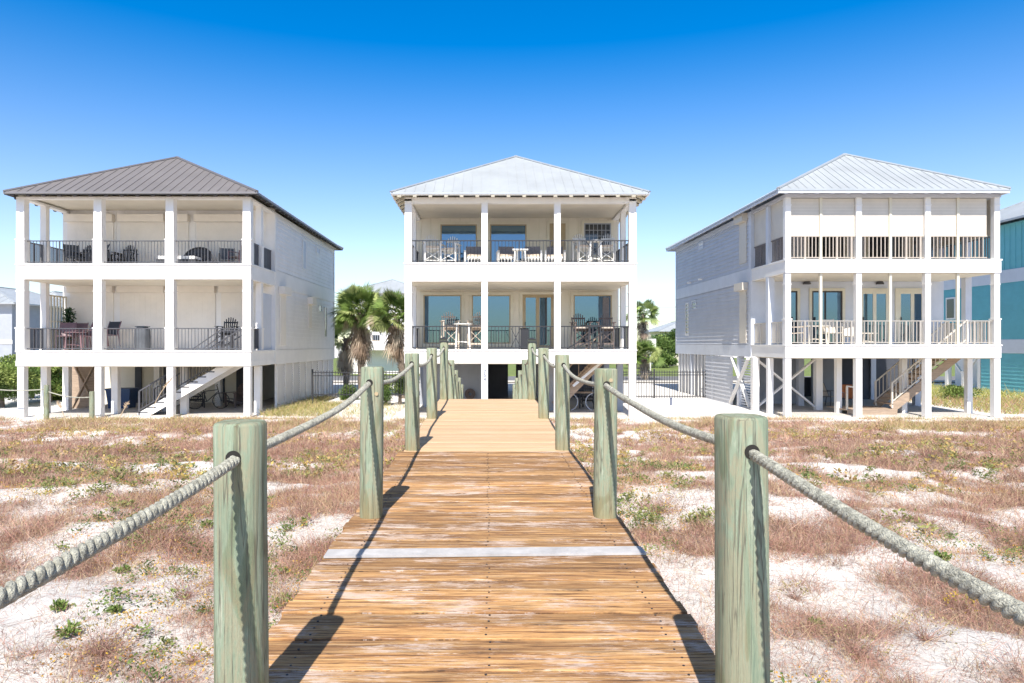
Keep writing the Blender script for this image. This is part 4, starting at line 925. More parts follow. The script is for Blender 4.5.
# ---------------------------------------------------------------- palms
def palm(name, label, x, y, h, cr, nl=46, dead=30, lean=0, group='palm trees'):
    t = thing(name, label, 'palm tree', (x, y, 0), group); n = 14; mb = MB(); pts = []
    for i in range(n+1): u = i/n; pts.append(Vector((x+lean*u*u, y, h*u-.2*(1-u))))
    for i in range(n): mb.cyl(pts[i], pts[i+1], .17-.03*i/n+(.02 if i % 2 else 0), .17-.03*(i+1)/n+(0 if i % 2 else .02), 10, i == n-1)
    for k in range(120):
        u = random.uniform(.35, 1); p = pts[0].lerp(pts[-1], u); p.x = x+lean*u*u; a = random.uniform(0, 6.28); q = p+Vector((math.cos(a)*.26, math.sin(a)*.26, .16)); mb.beam(p+Vector((math.cos(a)*.12, math.sin(a)*.12, 0)), q, .05, .02)
    mb.build('trunk', M['bark'], t)
    top = pts[-1]
    def fan(dirv, plen, flen, nseg, droop, cols, drop=0):
        d = dirv.normalized(); out = []
        p0 = top+d*.1-Vector((0, 0, drop)); tip = p0+d*plen+Vector((0, 0, -droop*plen*.4)); V = []; Fq = []; Cc = []
        s = d.cross(Vector((0, 0, 1))); s = s.normalized() if s.length > .05 else Vector((1, 0, 0)); nn = s.cross(d); ro = random.uniform(-1.3, 1.3); s, nn = s*math.cos(ro)+nn*math.sin(ro), nn*math.cos(ro)-s*math.sin(ro)
        V += [p0-s*.012, p0+s*.012, tip+s*.01, tip-s*.01]; Fq.append([0, 1, 2, 3]); c = np.array(random.choice(cols))*random.uniform(.7, 1.3); Cc += [c]*4
        for k in range(nseg):
            a = R(-100+200*k/(nseg-1)); f = (d*math.cos(a)+s*math.sin(a)).normalized(); L = flen*(1-.25*abs(a)/1.75)*random.uniform(.85, 1.1)
            m = tip+f*L*.55+nn*.03*random.uniform(-1, 1)+Vector((0, 0, -droop*L*.1)); e = tip+f*L+Vector((0, 0, -droop*L*.55)); wv = f.cross(nn).normalized()*(.014+.014*cr)
            b = len(V); V += [tip, m-wv, e, m+wv]; Fq.append([b, b+1, b+2, b+3]); cc = c*random.uniform(.85, 1.15); Cc += [cc]*4
        return np.array([tuple(v) for v in V]), np.array(Fq), np.array(Cc)
    green = [(.18, .27, .07), (.28, .37, .11), (.42, .48, .19), (.09, .15, .04)]; drab = [(.50, .41, .31), (.40, .31, .23), (.62, .53, .42), (.26, .19, .14)]
    P_ = []
    for k in range(nl):
        el = math.asin(random.uniform(-.4, .99)); a = random.uniform(0, 6.283); d = Vector((math.cos(a)*math.cos(el), math.sin(a)*math.cos(el), math.sin(el)))
        P_.append(fan(d, cr*.55*random.uniform(.7, 1.1), cr*.55*random.uniform(.8, 1.15), 22, .45-.2*math.sin(el), green if el > -.1 else green+drab[:1]))
    V_, F_, C_ = merge(P_); o = npmesh('crown', V_-np.array([x, y, 0]), F_, M['leaf'], np.clip(C_, 0, 1)); o.parent = t
    if dead:
        P_ = []
        for k in range(dead):
            el = -random.uniform(.85, 1.5); a = random.uniform(0, 6.283); d = Vector((math.cos(a)*math.cos(el), math.sin(a)*math.cos(el), math.sin(el)))
            P_.append(fan(d, cr*.32*random.uniform(.4, 1.2), cr*.42*random.uniform(.6, 1.2), 13, 1.3, drab, random.random()**1.3*min(1.9, h*.35)))
        V_, F_, C_ = merge(P_); o = npmesh('dead_fronds', V_-np.array([x, y, 0]), F_, M['leaf'], np.clip(C_, 0, 1)); o.parent = t
    return t
palm('palm_tree', 'big cabbage palm with shaggy brown skirt between the left and middle houses', XX(361, 36), 36, ZZ(310, 36), 1.5, 120, 90)
palm('palm_tree', 'leaning palm against the left wall of the middle house', XX(403, 34), 34, ZZ(314, 34), 1.4, 90, 30, lean=-.35)
palm('palm_tree', 'small palm half hidden at the corner of the left house', XX(346, 41), 41, ZZ(338, 41), 1.5, 30, 40)
palm('palm_tree', 'tall palm with a bare pale trunk right of the middle house', XX(643, 56), 56, ZZ(313, 56), 1.45, 34, 20)
palm('palm_tree', 'low bushy palm beneath the tall one right of the middle house', XX(645, 52), 52, ZZ(355, 52), 1.45, 50, 8)

# ---------------------------------------------------------------- trees and shrubs
def tree(name, label, x, y, h, rx, rz_, nl, leaf, cols, cat='tree', group=None, trunk_h=None, clumps=26):
    t = thing(name, label, cat, (x, y, 0), group); z0 = float(gz(x, y)); cz = z0+h-rz_; mb = MB(); th = cz
    mb.cyl((x, y, z0-.1), (x, y, cz), .05+.03*h, .03+.01*h, 8); cc = []
    for k in range(clumps):
        v = rng.normal(size=3); v /= np.linalg.norm(v); rr = rng.random()**.45; c = np.array([x, y, cz])+v*np.array([rx, rx, rz_])*rr*.85; c[2] = max(c[2], z0+.15); cc.append(c)
        if k < 8: mb.cyl((x, y, cz-rz_*.5), tuple(c), .02+.01*h, .01, 5, False)
    mb.build('trunk', M['bark'], t); cc = np.array(cc); n = nl; k = rng.integers(0, clumps, n); v = rng.normal(size=(n, 3)); v /= np.linalg.norm(v, axis=1)[:, None]
    rad = rng.uniform(.25, .5, clumps)[k]; p = cc[k]+v*(rad*(rng.random(n)**.4))[:, None]*np.array([rx, rx, rz_])*.95; p[:, 2] = np.maximum(p[:, 2], z0+.02)
    ccol = pal(clumps, cols, .16)[k]*(1+rng.normal(0, .15, (n, 1))); d = v+rng.normal(0, .6, (n, 3))+np.array([0, 0, .3])
    V_, F_, C_ = tri_leaves(p-np.array([x, y, 0]), d, leaf*rng.uniform(.7, 1.3, n), leaf*.5, np.clip(ccol, .01, .9)); o = npmesh('crown', V_, F_, M['leaf'], C_); o.parent = t; return t
GR = [(.08, .14, .035), (.13, .20, .05), (.19, .26, .07), (.05, .09, .025)]; LG = [(.18, .24, .06), (.25, .30, .08), (.12, .18, .05)]
for i, (px, d, py, r, lab) in enumerate([(672, 84, 329, 2.4, 'rounded dark green tree beside the tall palm'), (655, 80, 334, 1.9, 'green tree directly behind the low palm'), (690, 90, 333, 2.6, 'green tree partly behind the right house'), (664, 78, 352, 1.5, 'low green bush at the foot of the street trees'), (705, 92, 330, 2.6, 'far green tree mostly behind the right house'), (636, 76, 344, 1.6, 'green bush showing just beyond the middle house corner')]):
    top = ZZ(py, d); tree('tree', lab, XX(px, d), d, top, r, min(top*.45, r), 5200, .26, GR if i != 2 else LG, group='trees across the street')
for i, (px, d, py, r, lab) in enumerate([(2, 29, 358, 1.4, 'bright green shrub at the left picture edge'), (24, 31, 355, 1.3, 'green shrub behind the first post of the left house'), (50, 32, 356, 1.3, 'green shrub between first and second ground posts of the left house'), (32, 34, 352, 1.3, 'taller green shrub behind the others under the left house'), (64, 33.5, 372, .9, 'small dark shrub deepest under the left house')]):
    tree('shrub', lab, XX(px, d), d, ZZ(py, d)-0, r, .95, 11000, .11, [(.12, .2, .05), (.2, .28, .07), (.28, .34, .1), (.08, .13, .035)], 'shrub', 'shrubs by the left house')
def dune_plant(px, py, label, kind, r=.1):
    d = (EYE-.93)*F/(py-CY)
    for _ in range(4): d = (EYE-float(gz(XX(px, d), d)))*F/(py-CY)
    x, y = XX(px, d), d; z = float(gz(x, y)); t = thing('dune_plant', label, 'plant', (x, y, z), 'small plants in the near sand')
    wdy = kind != 'green'; n = 110 if wdy else 26; a = rng.uniform(0, 6.283, n); up = rng.uniform(.25, 1, n)
    base = np.zeros((n, 3)); base[:, :2] = rng.normal(0, r*.15, (n, 2)); dr = np.stack([np.cos(a)*(1.1-up*.7), np.sin(a)*(1.1-up*.7), up], 1)
    V_, F_, C_ = stems(base, dr, r*rng.uniform(.8, 2.2, n)*(1 if wdy else .5), rng.uniform(.0016, .003, n), .25, pal(n, MAUVE+[(.36, .26, .17)] if wdy else LG_, .15), 4)
    o = npmesh('twigs', V_, F_, M['brush'], C_); o.parent = t
    m = {'green': 260, 'twiggy': 120, 'golden': 150}[kind]; k = rng.integers(0, n, m); u = rng.uniform(.3, 1.0, m) if kind == 'green' else rng.uniform(.75, 1.02, m)
    dn = dr[k]/np.linalg.norm(dr[k], axis=1)[:, None]; p = base[k]+dn*(r*1.4*u*(.5 if not wdy else 1))[:, None]; p[:, 2] = np.abs(p[:, 2])*.9+.005
    cols = {'green': [(.13, .21, .05), (.20, .28, .07), (.27, .33, .10)], 'twiggy': [(.42, .36, .16), (.30, .24, .12), (.5, .42, .2)], 'golden': [(.60, .44, .05), (.55, .36, .05), (.25, .30, .08)]}[kind]
    V_, F_, C_ = tri_leaves(p, dn+rng.normal(0, .5, (m, 3)), (.026 if kind == 'green' else .014)*rng.uniform(.6, 1.3, m), .010 if kind != 'green' else .013, np.clip(pal(m, cols, .18), .01, .9)); o = npmesh('leaves', V_, F_, M['leaf'], C_); o.parent = t
LG_ = [(.18, .24, .06), (.25, .28, .10)]
for a_ in [(60, 610, 'green rosette in bare sand at far left, upper of a close pair', 'green', .075), (69, 637, 'bigger green rosette just below another at far left', 'green', .10), (115, 612, 'tiny green sprig alone in white sand left of the nearest left post', 'green', .035),
           (122, 573, 'small green and brown tuft under the left rope', 'green', .06), (186, 598, 'large twiggy brown bush with pale yellow tips beside the nearest left post', 'twiggy', .16), (193, 664, 'bright golden sprig at the foot of the nearest left post', 'golden', .07),
           (102, 655, 'dry twiggy plant near the bottom left of the picture', 'twiggy', .14), (207, 527, 'green plant half hidden behind the nearest left post', 'green', .08), (815, 627, 'green sprig in open sand right of the nearest right post', 'green', .06),
           (856, 657, 'twiggy green brown plant at the bottom right of the nearest post', 'twiggy', .13), (795, 600, 'small twiggy plant close to the nearest right post', 'twiggy', .09), (963, 612, 'golden tipped plant beneath the right rope', 'golden', .09),
           (941, 560, 'green tuft beneath the middle of the right rope', 'green', .09), (700, 480, 'green sprig in sand right of the boardwalk edge', 'green', .07), (925, 640, 'twiggy plant between golden and green tufts at lower right', 'twiggy', .13)]: dune_plant(*a_)
for (px, d, py, r, lab) in [(386, 30, 378, .55, 'dark green shrub at left corner of the middle house'), (400, 30.5, 372, .6, 'taller green shrub against the wall of the middle house'), (378, 33, 366, .6, 'round green shrub beneath the leaning palm'), (350, 33, 384, .45, 'small green plant by the black fence near the big palm')]:
    tree('shrub', lab, XX(px, d), d, ZZ(py, d), r, .6, 4500, .07, GR, 'shrub', 'shrubs beside the middle house')
tree('shrub', 'small yellow green plant growing behind the right house stairs', XX(958, 33), 33, .75, .8, .4, 2600, .1, LG, 'shrub')

# ---------------------------------------------------------------- black metal fences, thin rope fence, wires
def metal_fence(label, pts, z0, z1, posts=2.6):
    t = thing('metal_fence', label, 'fence', (pts[0][0], pts[0][1], 0), 'black metal yard fences')
    for (xa, ya), (xb, yb) in zip(pts[:-1], pts[1:]):
        L = math.hypot(xb-xa, yb-ya); ux, uy = (xb-xa)/L, (yb-ya)/L; mb = MB()
        for z in (z0+.12, z1-.08, z1-.22): mb.beam((xa, ya, z), (xb, yb, z), .03, .035)
        n = int(L/.125)
        for i in range(n+1): x, y = xa+ux*L*i/n, ya+uy*L*i/n; mb.box(x-.011, x+.011, y-.011, y+.011, z0+.04, z1)
        mb.build('pickets', M['black'], t); m = max(1, int(round(L/posts)))
        for i in range(m+1): x, y = xa+ux*L*i/m, ya+uy*L*i/m; MB().box(x-.035, x+.035, y-.035, y+.035, -.2, z1+.07).build('fence_post', M['black'], t)
metal_fence('black metal fence between the left and middle houses', [(XX(312.5, 30), 30), (-3.2, 30)], 0.35, 1.52)
metal_fence('black metal fence between the middle and right houses', [(5.6, 34), (XX(708, 34), 34)], -.02, ZZ(370.5, 34))
for i, (px, py0, lab) in enumerate([(46.5, 385, 'thin grey green post of the low rope fence, left of two'), (92, 391.5, 'thin grey green post of the low rope fence, right of two')]):
    d = 24.3; x = XX(px, d); t = thing('rope_post', lab, 'post', (x, d, 0), 'posts of the far rope fence'); MB().cyl((x, d, -.2), (x, d, ZZ(py0, d)), .09, .085, 14).build('post_body', M['post'], t)
d = 24.3
rope((XX(-30, d), d, ZZ(386, d)), (XX(46.5, d), d, ZZ(389, d)), .1, .022, .05, 'thin rope leaving the picture at left from the low fence', grp='ropes of the far rope fence')
rope((XX(46.5, d), d, ZZ(391, d)), (XX(92, d), d, ZZ(397, d)), .1, .022, .05, 'thin rope between the two posts of the low fence', grp='ropes of the far rope fence')
for z, lab in ((ZZ(307, 75), 'upper thin power line right of the middle house'), (ZZ(321, 75), 'lower thin power line right of the middle house')):
    mb = MB(); mb.cyl((XX(610, 75), 75, z+.1), (XX(650, 75), 75, z-.02), .03, .03, 5); mb.cyl((XX(650, 75), 75, z-.02), (XX(720, 75), 75, z), .03, .03, 5); tag(mb.build('power_line', M['graywall']), lab, 'cable', 'power lines')

# ================================================================ furniture
def adirondack(name, label, mat, cush=None, tall=0, group=None, x=0, y=0, z=0, rz=0, w=.62):
    t = thing(name, label, 'chair', (0, 0, 0), group); h = .36+tall
    b = MB()
    for i in range(5): yy = -.24+i*.1; b.box(-w/2+.05, w/2-.05, yy, yy+.085, h-.02*i, h-.02*i+.022)
    b.build('seat', mat, t); b = MB(); n = 7
    for i in range(n):
        u = (i-(n-1)/2)/((n-1)/2); hh = .72-.16*u*u; b.beam((u*.20, .24, h-.1), (u*.26, .42, h-.1+hh), .072, .02, up=(1, 0, 0))
    b.beam((-.24, .30, h+.08), (.24, .30, h+.08), .03, .06); b.beam((-.27, .40, h+.42), (.27, .40, h+.42), .03, .06); b.build('backrest', mat, t)
    for s in (-1, 1):
        MB().box(s*w/2-.06, s*w/2+.06, -.32, .36, h+.24, h+.264).build('armrest', mat, t)
        MB().box(s*(w/2-.02)-.022, s*(w/2-.02)+.022, -.29, -.2, 0, h+.238).build('leg', mat, t); MB().box(s*(w/2-.02)-.02, s*(w/2-.02)+.02, .27, .34, 0, h+.238).build('leg', mat, t)
    if tall:
        MB().box(-w/2+.03, w/2-.03, -.27, -.22, .18, .24).build('footrest', mat, t)
        b = MB(); b.beam((-w/2+.04, -.25, .25), (w/2-.04, -.25, h-.08), .02, .03, up=(0, 1, 0)); b.beam((-w/2+.04, -.23, h-.08), (w/2-.04, -.23, .25), .02, .03, up=(0, 1, 0)); b.build('cross_brace', mat, t)
    else:
        b = MB(); b.beam((-w/2+.05, -.3, h-.06), (-w/2+.05, .45, .05), .025, .1); b.beam((w/2-.05, -.3, h-.06), (w/2-.05, .45, .05), .025, .1); b.build('side_rails', mat, t)
    if cush: MB().box(-w/2+.06, w/2-.06, -.25, .2, h+.023, h+.1).build('cushion', cush, t)
    t.location = (x, y, z); t.rotation_euler = (0, 0, rz); return t
def table(name, label, mat, x, y, z, r=.45, h=.72, round_=True, group=None):
    t = thing(name, label, 'table', (0, 0, 0), group)
    (MB().cyl((0, 0, h-.03), (0, 0, h), r, r, 20) if round_ else MB().box(-r, r, -r*.7, r*.7, h-.035, h)).build('tabletop', mat, t)
    for sx in (-1, 1):
        for sy in (-1, 1): MB().beam((sx*r*.62, sy*r*.5, h-.031), (sx*r*.75, sy*r*.55, 0), .05, .05).build('leg', mat, t)
    b = MB(); b.beam((-r*.6, -r*.5, h*.3), (r*.6, r*.5, h*.3), .03, .03); b.beam((-r*.6, r*.5, h*.3), (r*.6, -r*.5, h*.3-.03), .03, .03); b.build('stretcher', mat, t)
    t.location = (x, y, z); return t
def wicker_chair(label, x, y, z, rz=0, group=None, w=.72, mat=None):
    t = thing('patio_chair', label, 'chair', (0, 0, 0), group); m = M['wicker']; f = mat or M['plastic_white']
    MB().box(-w/2+.06, w/2-.06, .22, .3, .34, .82).build('backrest', m, t); MB().box(-w/2+.07, w/2-.07, -.3, .2, .3, .36).build('seat', f, t)
    MB().box(-w/2+.08, w/2-.08, -.28, .19, .362, .46).build('cushion', M['cushion'], t)
    for s in (-1, 1):
        MB().box(s*w/2-.035, s*w/2+.035, -.34, .3, .57, .6).build('armrest', f, t)
        for yy in (-.31, .26): MB().box(s*w/2-.03, s*w/2+.03, yy, yy+.06, 0, .568).build('leg', f, t)
    b = MB()
    for i in range(5): xx = -w/2+.12+i*(w-.24)/4; b.box(xx-.015, xx+.015, -.33, -.31, .06, .298)
    b.box(-w/2+.04, w/2-.04, -.33, -.31, .03, .06); b.build('front_slats', f, t)
    t.location = (x, y, z); t.rotation_euler = (0, 0, rz); return t
def sling_chair(label, x, y, z, rz, mat, fab, group=None, low=False):
    t = thing('patio_chair', label, 'chair', (0, 0, 0), group); h = .3 if low else .42
    MB().beam((0, -.25, h+.03), (0, .2, h), .5, .02, up=(0, 0, 1)).build('seat', fab, t)
    MB().beam((0, .2, h+.02), (0, .42, h+.55), .5, .02, up=(0, 1, 0)).build('backrest', fab, t)
    for s in (-1, 1):
        b = MB(); b.beam((s*.27, -.25, h+.03), (s*.27, .2, h), .03, .03); b.beam((s*.27, .2, h), (s*.27, .43, h+.57), .03, .03, up=(1, 0, 0)); b.beam((s*.27, -.26, h+.25), (s*.27, .32, h+.25), .045, .025); b.build('side_frame', mat, t)
        for (a, c) in ((-.26, -.26), (.25, .36)): MB().beam((s*.27, a, h+.24), (s*.27, c, 0), .028, .028, up=(1, 0, 0)).build('leg', mat, t)
    t.location = (x, y, z); t.rotation_euler = (0, 0, rz); return t
def place(px, d): return XX(px, d)
lf2, lf3 = ZZ(350.5, YF), ZZ(264, YF); mf2, mf3 = ZZ(349.5, YF), ZZ(263, YF); rf2, rf3 = ZZ(344.5, YF), ZZ(259.5, YF)
PD, PB, PW, PT = M['plastic_dark'], M['plastic_brown'], M['plastic_white'], M['plastic_tan']
gl = 'dark chairs on the left house balconies'; d = 26.6
adirondack('adirondack_chair', 'black adirondack chair in the first top bay of the left house', PD, group=gl, x=place(84, d), y=d, z=lf3)
sling_chair('low dark folding chair left of the black adirondack in the first top bay', place(75, d), d, lf3, R(50), PD, M['cover'], gl)
sling_chair('dark folding chair right of the black adirondack in the first top bay', place(95, d), d, lf3, R(-40), PD, M['cover'], gl)
adirondack('adirondack_chair', 'black adirondack chair standing alone in the middle top bay of the left house', PD, group=gl, x=place(125, d), y=d, z=lf3)
adirondack('adirondack_chair', 'black chair beside the first inner post of the top balcony, left house', PD, group=gl, x=place(107, d), y=d+.1, z=lf3, rz=R(60))
t = thing('daybed', 'low black lounge with white cushions in the third top bay of the left house', 'lounge', (0, 0, 0)); MB().box(-.75, .75, -.4, .4, .1, .3).build('seat', PD, t); MB().box(-.7, -.05, -.38, .3, .302, .42).build('cushion', M['white'], t); MB().box(.05, .7, -.38, .3, .302, .42).build('cushion', M['white'], t)
for sx in (-1, 1): MB().box(sx*.68-.03, sx*.68+.03, -.38, .36, 0, .098).build('leg', PD, t)
t.location = (place(184, d), d-.3, lf3)
def round_chair(label, x, y, z):
    t = thing('papasan_chair', label, 'chair', (0, 0, 0), gl); mb = MB(); n = 20; rings = 6
    for k in range(rings):
        r = .58*math.sin(k/(rings-1)*1.35)/math.sin(1.35); dep = .3*(1-math.cos(k/(rings-1)*1.35))
        for j in range(n): a = 6.2832*j/n; vx, vy = r*math.cos(a), r*math.sin(a); mb.v.append((vx, -vy*0+.12-dep*.9+vy*.45, .42+vy*.85-0*dep))
    for k in range(rings-1):
        for j in range(n): mb.f.append((k*n+j, k*n+(j+1) % n, (k+1)*n+(j+1) % n, (k+1)*n+j))
    for v_ in range(len(mb.v)): a = mb.v[v_]; mb.v[v_] = (a[0], a[1], max(a[2], .08))
    o = mb.build('seat_bowl', PD, t); md = o.modifiers.new('thickness', 'SOLIDIFY'); md.thickness = .06
    MB().cyl((0, .1, 0), (0, .1, .2), .3, .2, 16).build('base', PD, t); t.location = (x, y, z)
round_chair('round black papasan chair in the third top bay of the left house', place(196, d), d+.2, lf3)
sling_chair('low dark sling chair near the right post of the top balcony, left house', place(227, d), d, lf3, R(20), PD, M['cover'], gl, True)
sling_chair('brown framed upright chair at the right end of the top balcony, left house', place(239, d), d, lf3, R(-25), M['pink_metal'], M['plastic_brown'], gl)
table('side_table', 'small low dark table between the papasan and the sling chair', PD, place(211, d), d, lf3, .3, .28)
# second floor, left house
gd = 'dusky metal dining chairs on the left house'
for px, dd_, r_, lab in ((66, 26.3, 20, 'dusky red metal dining chair left of the table on the lower left balcony'), (75, 26.9, 0, 'dusky red metal dining chair behind the table on the lower left balcony'), (86, 26.4, -30, 'dusky red metal dining chair right of the table beside the first inner post')):
    sling_chair(lab, place(px, dd_), dd_, lf2+.1, R(r_), M['pink_metal'], M['pink_metal'], gd)
table('patio_table', 'dusky red metal dining table in the first lower bay of the left house', M['pink_metal'], place(77, 26.2), 26.2, lf2, .42, .7)
sling_chair('dark high backed metal chair just right of the first inner post, lower left balcony', place(107, d), d, lf2+.15, R(-15), M['pink_metal'], PD, gl)
t = thing('covered_grill', 'grill under a tall dark grey cover in the middle lower bay of the left house', 'grill', (0, 0, 0)); mb = MB()
prof = [(.30, 0), (.31, .5), (.29, .82), (.2, .9)]; n = 20
for r, z in prof:
    for j in range(n): a = 6.2832*j/n; e = (abs(math.cos(a))**4+abs(math.sin(a))**4)**-.25; rr = r*e*(1+.04*math.sin(9*a)*(1-z)); mb.v.append((rr*math.cos(a)*.8, rr*math.sin(a)*.9, z))
for k in range(3):
    for j in range(n): mb.f.append((k*n+j, k*n+(j+1) % n, (k+1)*n+(j+1) % n, (k+1)*n+j))
mb.f.append(tuple(3*n+j for j in range(n))); mb.build('canvas_cover', M['cover'], t, True); MB().box(-.2, .2, -.2, .2, .903, .93).build('lid_handle', M['cover'], t); t.location = (place(142.5, 26.5), 26.5, lf2); 
adirondack('adirondack_chair', 'tall dark adirondack chair in the third lower bay of the left house', PD, tall=.3, group=gl, x=place(227, 26.3), y=26.3, z=lf2)
hr = thing('stair_guard', 'dark sloping handrail where the stairs reach the lower left balcony', 'handrail', (0, 0, 0))
b = MB(); b.beam((XX(193, 25.9), 25.9, lf2+.05), (XX(221, 25.9), 25.9, lf2+.78), .04, .04); b.beam((XX(203, 26.5), 26.5, lf2+.05), (XX(222, 26.5), 26.5, lf2+.6), .04, .04); b.build('sloping_rail', M['darkmetal'], hr)
b = MB()
for px in (221, 224, 249): b.box(XX(px, 26)-.02, XX(px, 26)+.02, 25.98, 26.02, lf2, lf2+.85)
b.box(XX(221, 26), XX(249, 26), 25.985, 26.015, lf2+.72, lf2+.76); b.build('upright', M['darkmetal'], hr)
t = thing('potted_plant', 'dark upright potted plant by the slatted screen of the left house', 'plant', (0, 0, 0)); MB().cyl((0, 0, 0), (0, 0, .35), .15, .2, 14).build('pot', PB, t)
n = 900; k = rng.uniform(.35, 1.45, n); a = rng.uniform(0, 6.28, n); r = rng.random(n)*.2; V_, F_, C_ = tri_leaves(np.stack([r*np.cos(a), r*np.sin(a), k], 1), rng.normal(size=(n, 3))+np.array([0, 0, .6]), .12*np.ones(n), .04*np.ones(n), pal(n, [(.03, .07, .03), (.05, .10, .04)])); o = npmesh('foliage', V_, F_, M['leaf'], C_); o.parent = t
t.location = (place(68.5, 27.1), 27.1, lf2+.0); t.scale = (1, 1, 1.12)
# under the left house
def bin_(label, x, y, z, rz=0):
    t = thing('storage_bin', label, 'bin', (0, 0, 0)); q = MB(); q.add([(-.42, -.28, 0), (.42, -.28, 0), (.42, .28, 0), (-.42, .28, 0), (-.5, -.34, .75), (.5, -.34, .75), (.5, .34, .75), (-.5, .34, .75)], [(0,3,2,1),(4,5,6,7),(0,1,5,4),(1,2,6,5),(2,3,7,6),(3,0,4,7)]); q.build('body', M['bluebin'], t); MB().box(-.53, .53, -.37, .37, .752, .82).build('lid', M['bluebin'], t)
    for s in (-1, 1): MB().cyl((s*.3, .3, .08), (s*.38, .3, .08), .08, n=12).build('wheel', M['black'], t)
    t.location = (x, y, z); t.rotation_euler = (0, 0, rz)
bin_('navy blue lidded storage bin beneath the left house', place(122, 28.5), 28.5, .03)
adirondack('adirondack_chair', 'black chair in deep shade behind the stair foot of the left house', PD, x=place(196, 28.6), y=28.6, z=.03, rz=R(30), group='dark things under the left house')
adirondack('adirondack_chair', 'brown chair in shade near the right posts under the left house', PB, x=place(235, 28.8), y=28.8, z=.03, rz=R(-30), group='dark things under the left house')
def bike(label, x, y, z, rz):
    t = thing('bicycle', label, 'bicycle', (0, 0, 0))
    for s in (-.5, .5):
        mb = MB(); n = 24
        for k in range(n):
            a, b = 6.2832*k/n, 6.2832*(k+1)/n; mb.cyl((s+.32*math.cos(a), 0, .33+.32*math.sin(a)), (s+.32*math.cos(b), 0, .33+.32*math.sin(b)), .018, n=6, cap=False)
        for k in range(8): a = 3.1416*k/8; mb.cyl((s+.31*math.cos(a), 0, .33+.31*math.sin(a)), (s-.31*math.cos(a), 0, .33-.31*math.sin(a)), .003, n=4, cap=False)
        mb.build('wheel', M['black'], t)
    mb = MB()
    for p, q in (((-.5, 0, .33), (-.05, 0, .3)), ((-.05, 0, .3), (-.18, 0, .8)), ((-.5, 0, .33), (-.15, 0, .72)), ((-.15, 0, .72), (.36, 0, .78)), ((-.05, 0, .3), (.38, 0, .7)), ((.34, 0, .95), (.5, 0, .33))): mb.cyl(p, q, .018, n=7)
    mb.build('frame', M['black'], t); MB().box(-.3, -.08, -.06, .06, .8, .86).build('saddle', M['black'], t)
    mb = MB(); mb.cyl((.34, -.25, .98), (.34, .25, .98), .014, n=7); mb.build('handlebar', M['black'], t); t.location = (x, y, z); t.rotation_euler = (0, 0, rz)
bike('bicycle parked in the shade behind the left house stairs', place(208, 28.0), 28.0, .03, R(15))
# middle house, top balcony
gm = 'chairs on the middle house top balcony'; d = 26.3
adirondack('adirondack_chair', 'white tall chair with tan seat at the left end of the top middle balcony', PW, M['cushion'], .32, gm, place(432, d), d, mf3, R(10))
adirondack('adirondack_chair', 'white tall chair with tan seat second from left on the top middle balcony', PW, M['cushion'], .25, gm, place(450, d), d, mf3, R(-12))
wicker_chair('white framed wicker armchair left of the second top post, middle house', place(474, d), d, mf3, R(5), gm)
wicker_chair('white framed wicker armchair left of the low table, top middle balcony', place(507, d), d, mf3, R(5), gm)
table('coffee_table', 'white low table between wicker armchairs on the top middle balcony', PW, place(520, d-.4), d-.4, mf3, .3, .62, False)
wicker_chair('white framed wicker armchair right of the low table, top middle balcony', place(532, d), d, mf3, R(-5), gm)
wicker_chair('white framed wicker armchair behind the third top post, middle house', place(555, d), d, mf3, R(-5), gm)
adirondack('adirondack_chair', 'white high chair left of the round table on the top middle balcony', PW, M['cushion'], .36, gm, place(583, d), d, mf3, R(15))
adirondack('adirondack_chair', 'white high chair right of the round table on the top middle balcony', PW, M['cushion'], .36, gm, place(607, d), d, mf3, R(-15))
table('bistro_table', 'white high round table between two white high chairs, top middle balcony', PW, place(595, d-.4), d-.4, mf3, .3, .95)
gm = 'chairs on the middle house lower balcony'
adirondack('adirondack_chair', 'cream tall adirondack left of the white table, lower middle balcony', M['plastic_tan'], None, .48, gm, place(450, d), d, mf2, R(12)); adirondack('adirondack_chair', 'cream tall adirondack right of the white table beside the second post', M['plastic_tan'], None, .48, gm, place(477, d), d, mf2, R(-12))
table('bistro_table', 'white high table between the two cream adirondacks, lower middle balcony', PW, place(463, d-.2), d-.2, mf2, .36, .98)
adirondack('adirondack_chair', 'brown tall adirondack left of the dark table, lower middle balcony', PB, PT, .42, gm, place(581, d), d, mf2, R(8)); adirondack('adirondack_chair', 'brown tall adirondack right of the dark table near the corner post', PB, PT, .42, gm, place(606, d), d, mf2, R(-8))
table('bistro_table', 'dark high table between the two brown adirondacks, lower middle balcony', PD, place(594, d-.2), d-.2, mf2, .33, .92)
hr = thing('stair_guard', 'dark sloping handrail in front of the brown adirondacks', 'handrail', (0, 0, 0)); b = MB(); b.beam((XX(567, 25.4), 25.4, mf2+.02), (XX(598, 25.4), 25.4, mf2+.72), .04, .05); b.beam((XX(575, 25.4), 25.43, mf2+.02), (XX(603, 25.4), 25.43, mf2+.6), .03, .04); b.build('sloping_rail', M['black'], hr)
b = MB(); [b.box(XX(p_, 25.4)-.02, XX(p_, 25.4)+.02, 25.45, 25.49, mf2, mf2+.75) for p_ in (603, 575)]; b.build('upright', M['black'], hr)
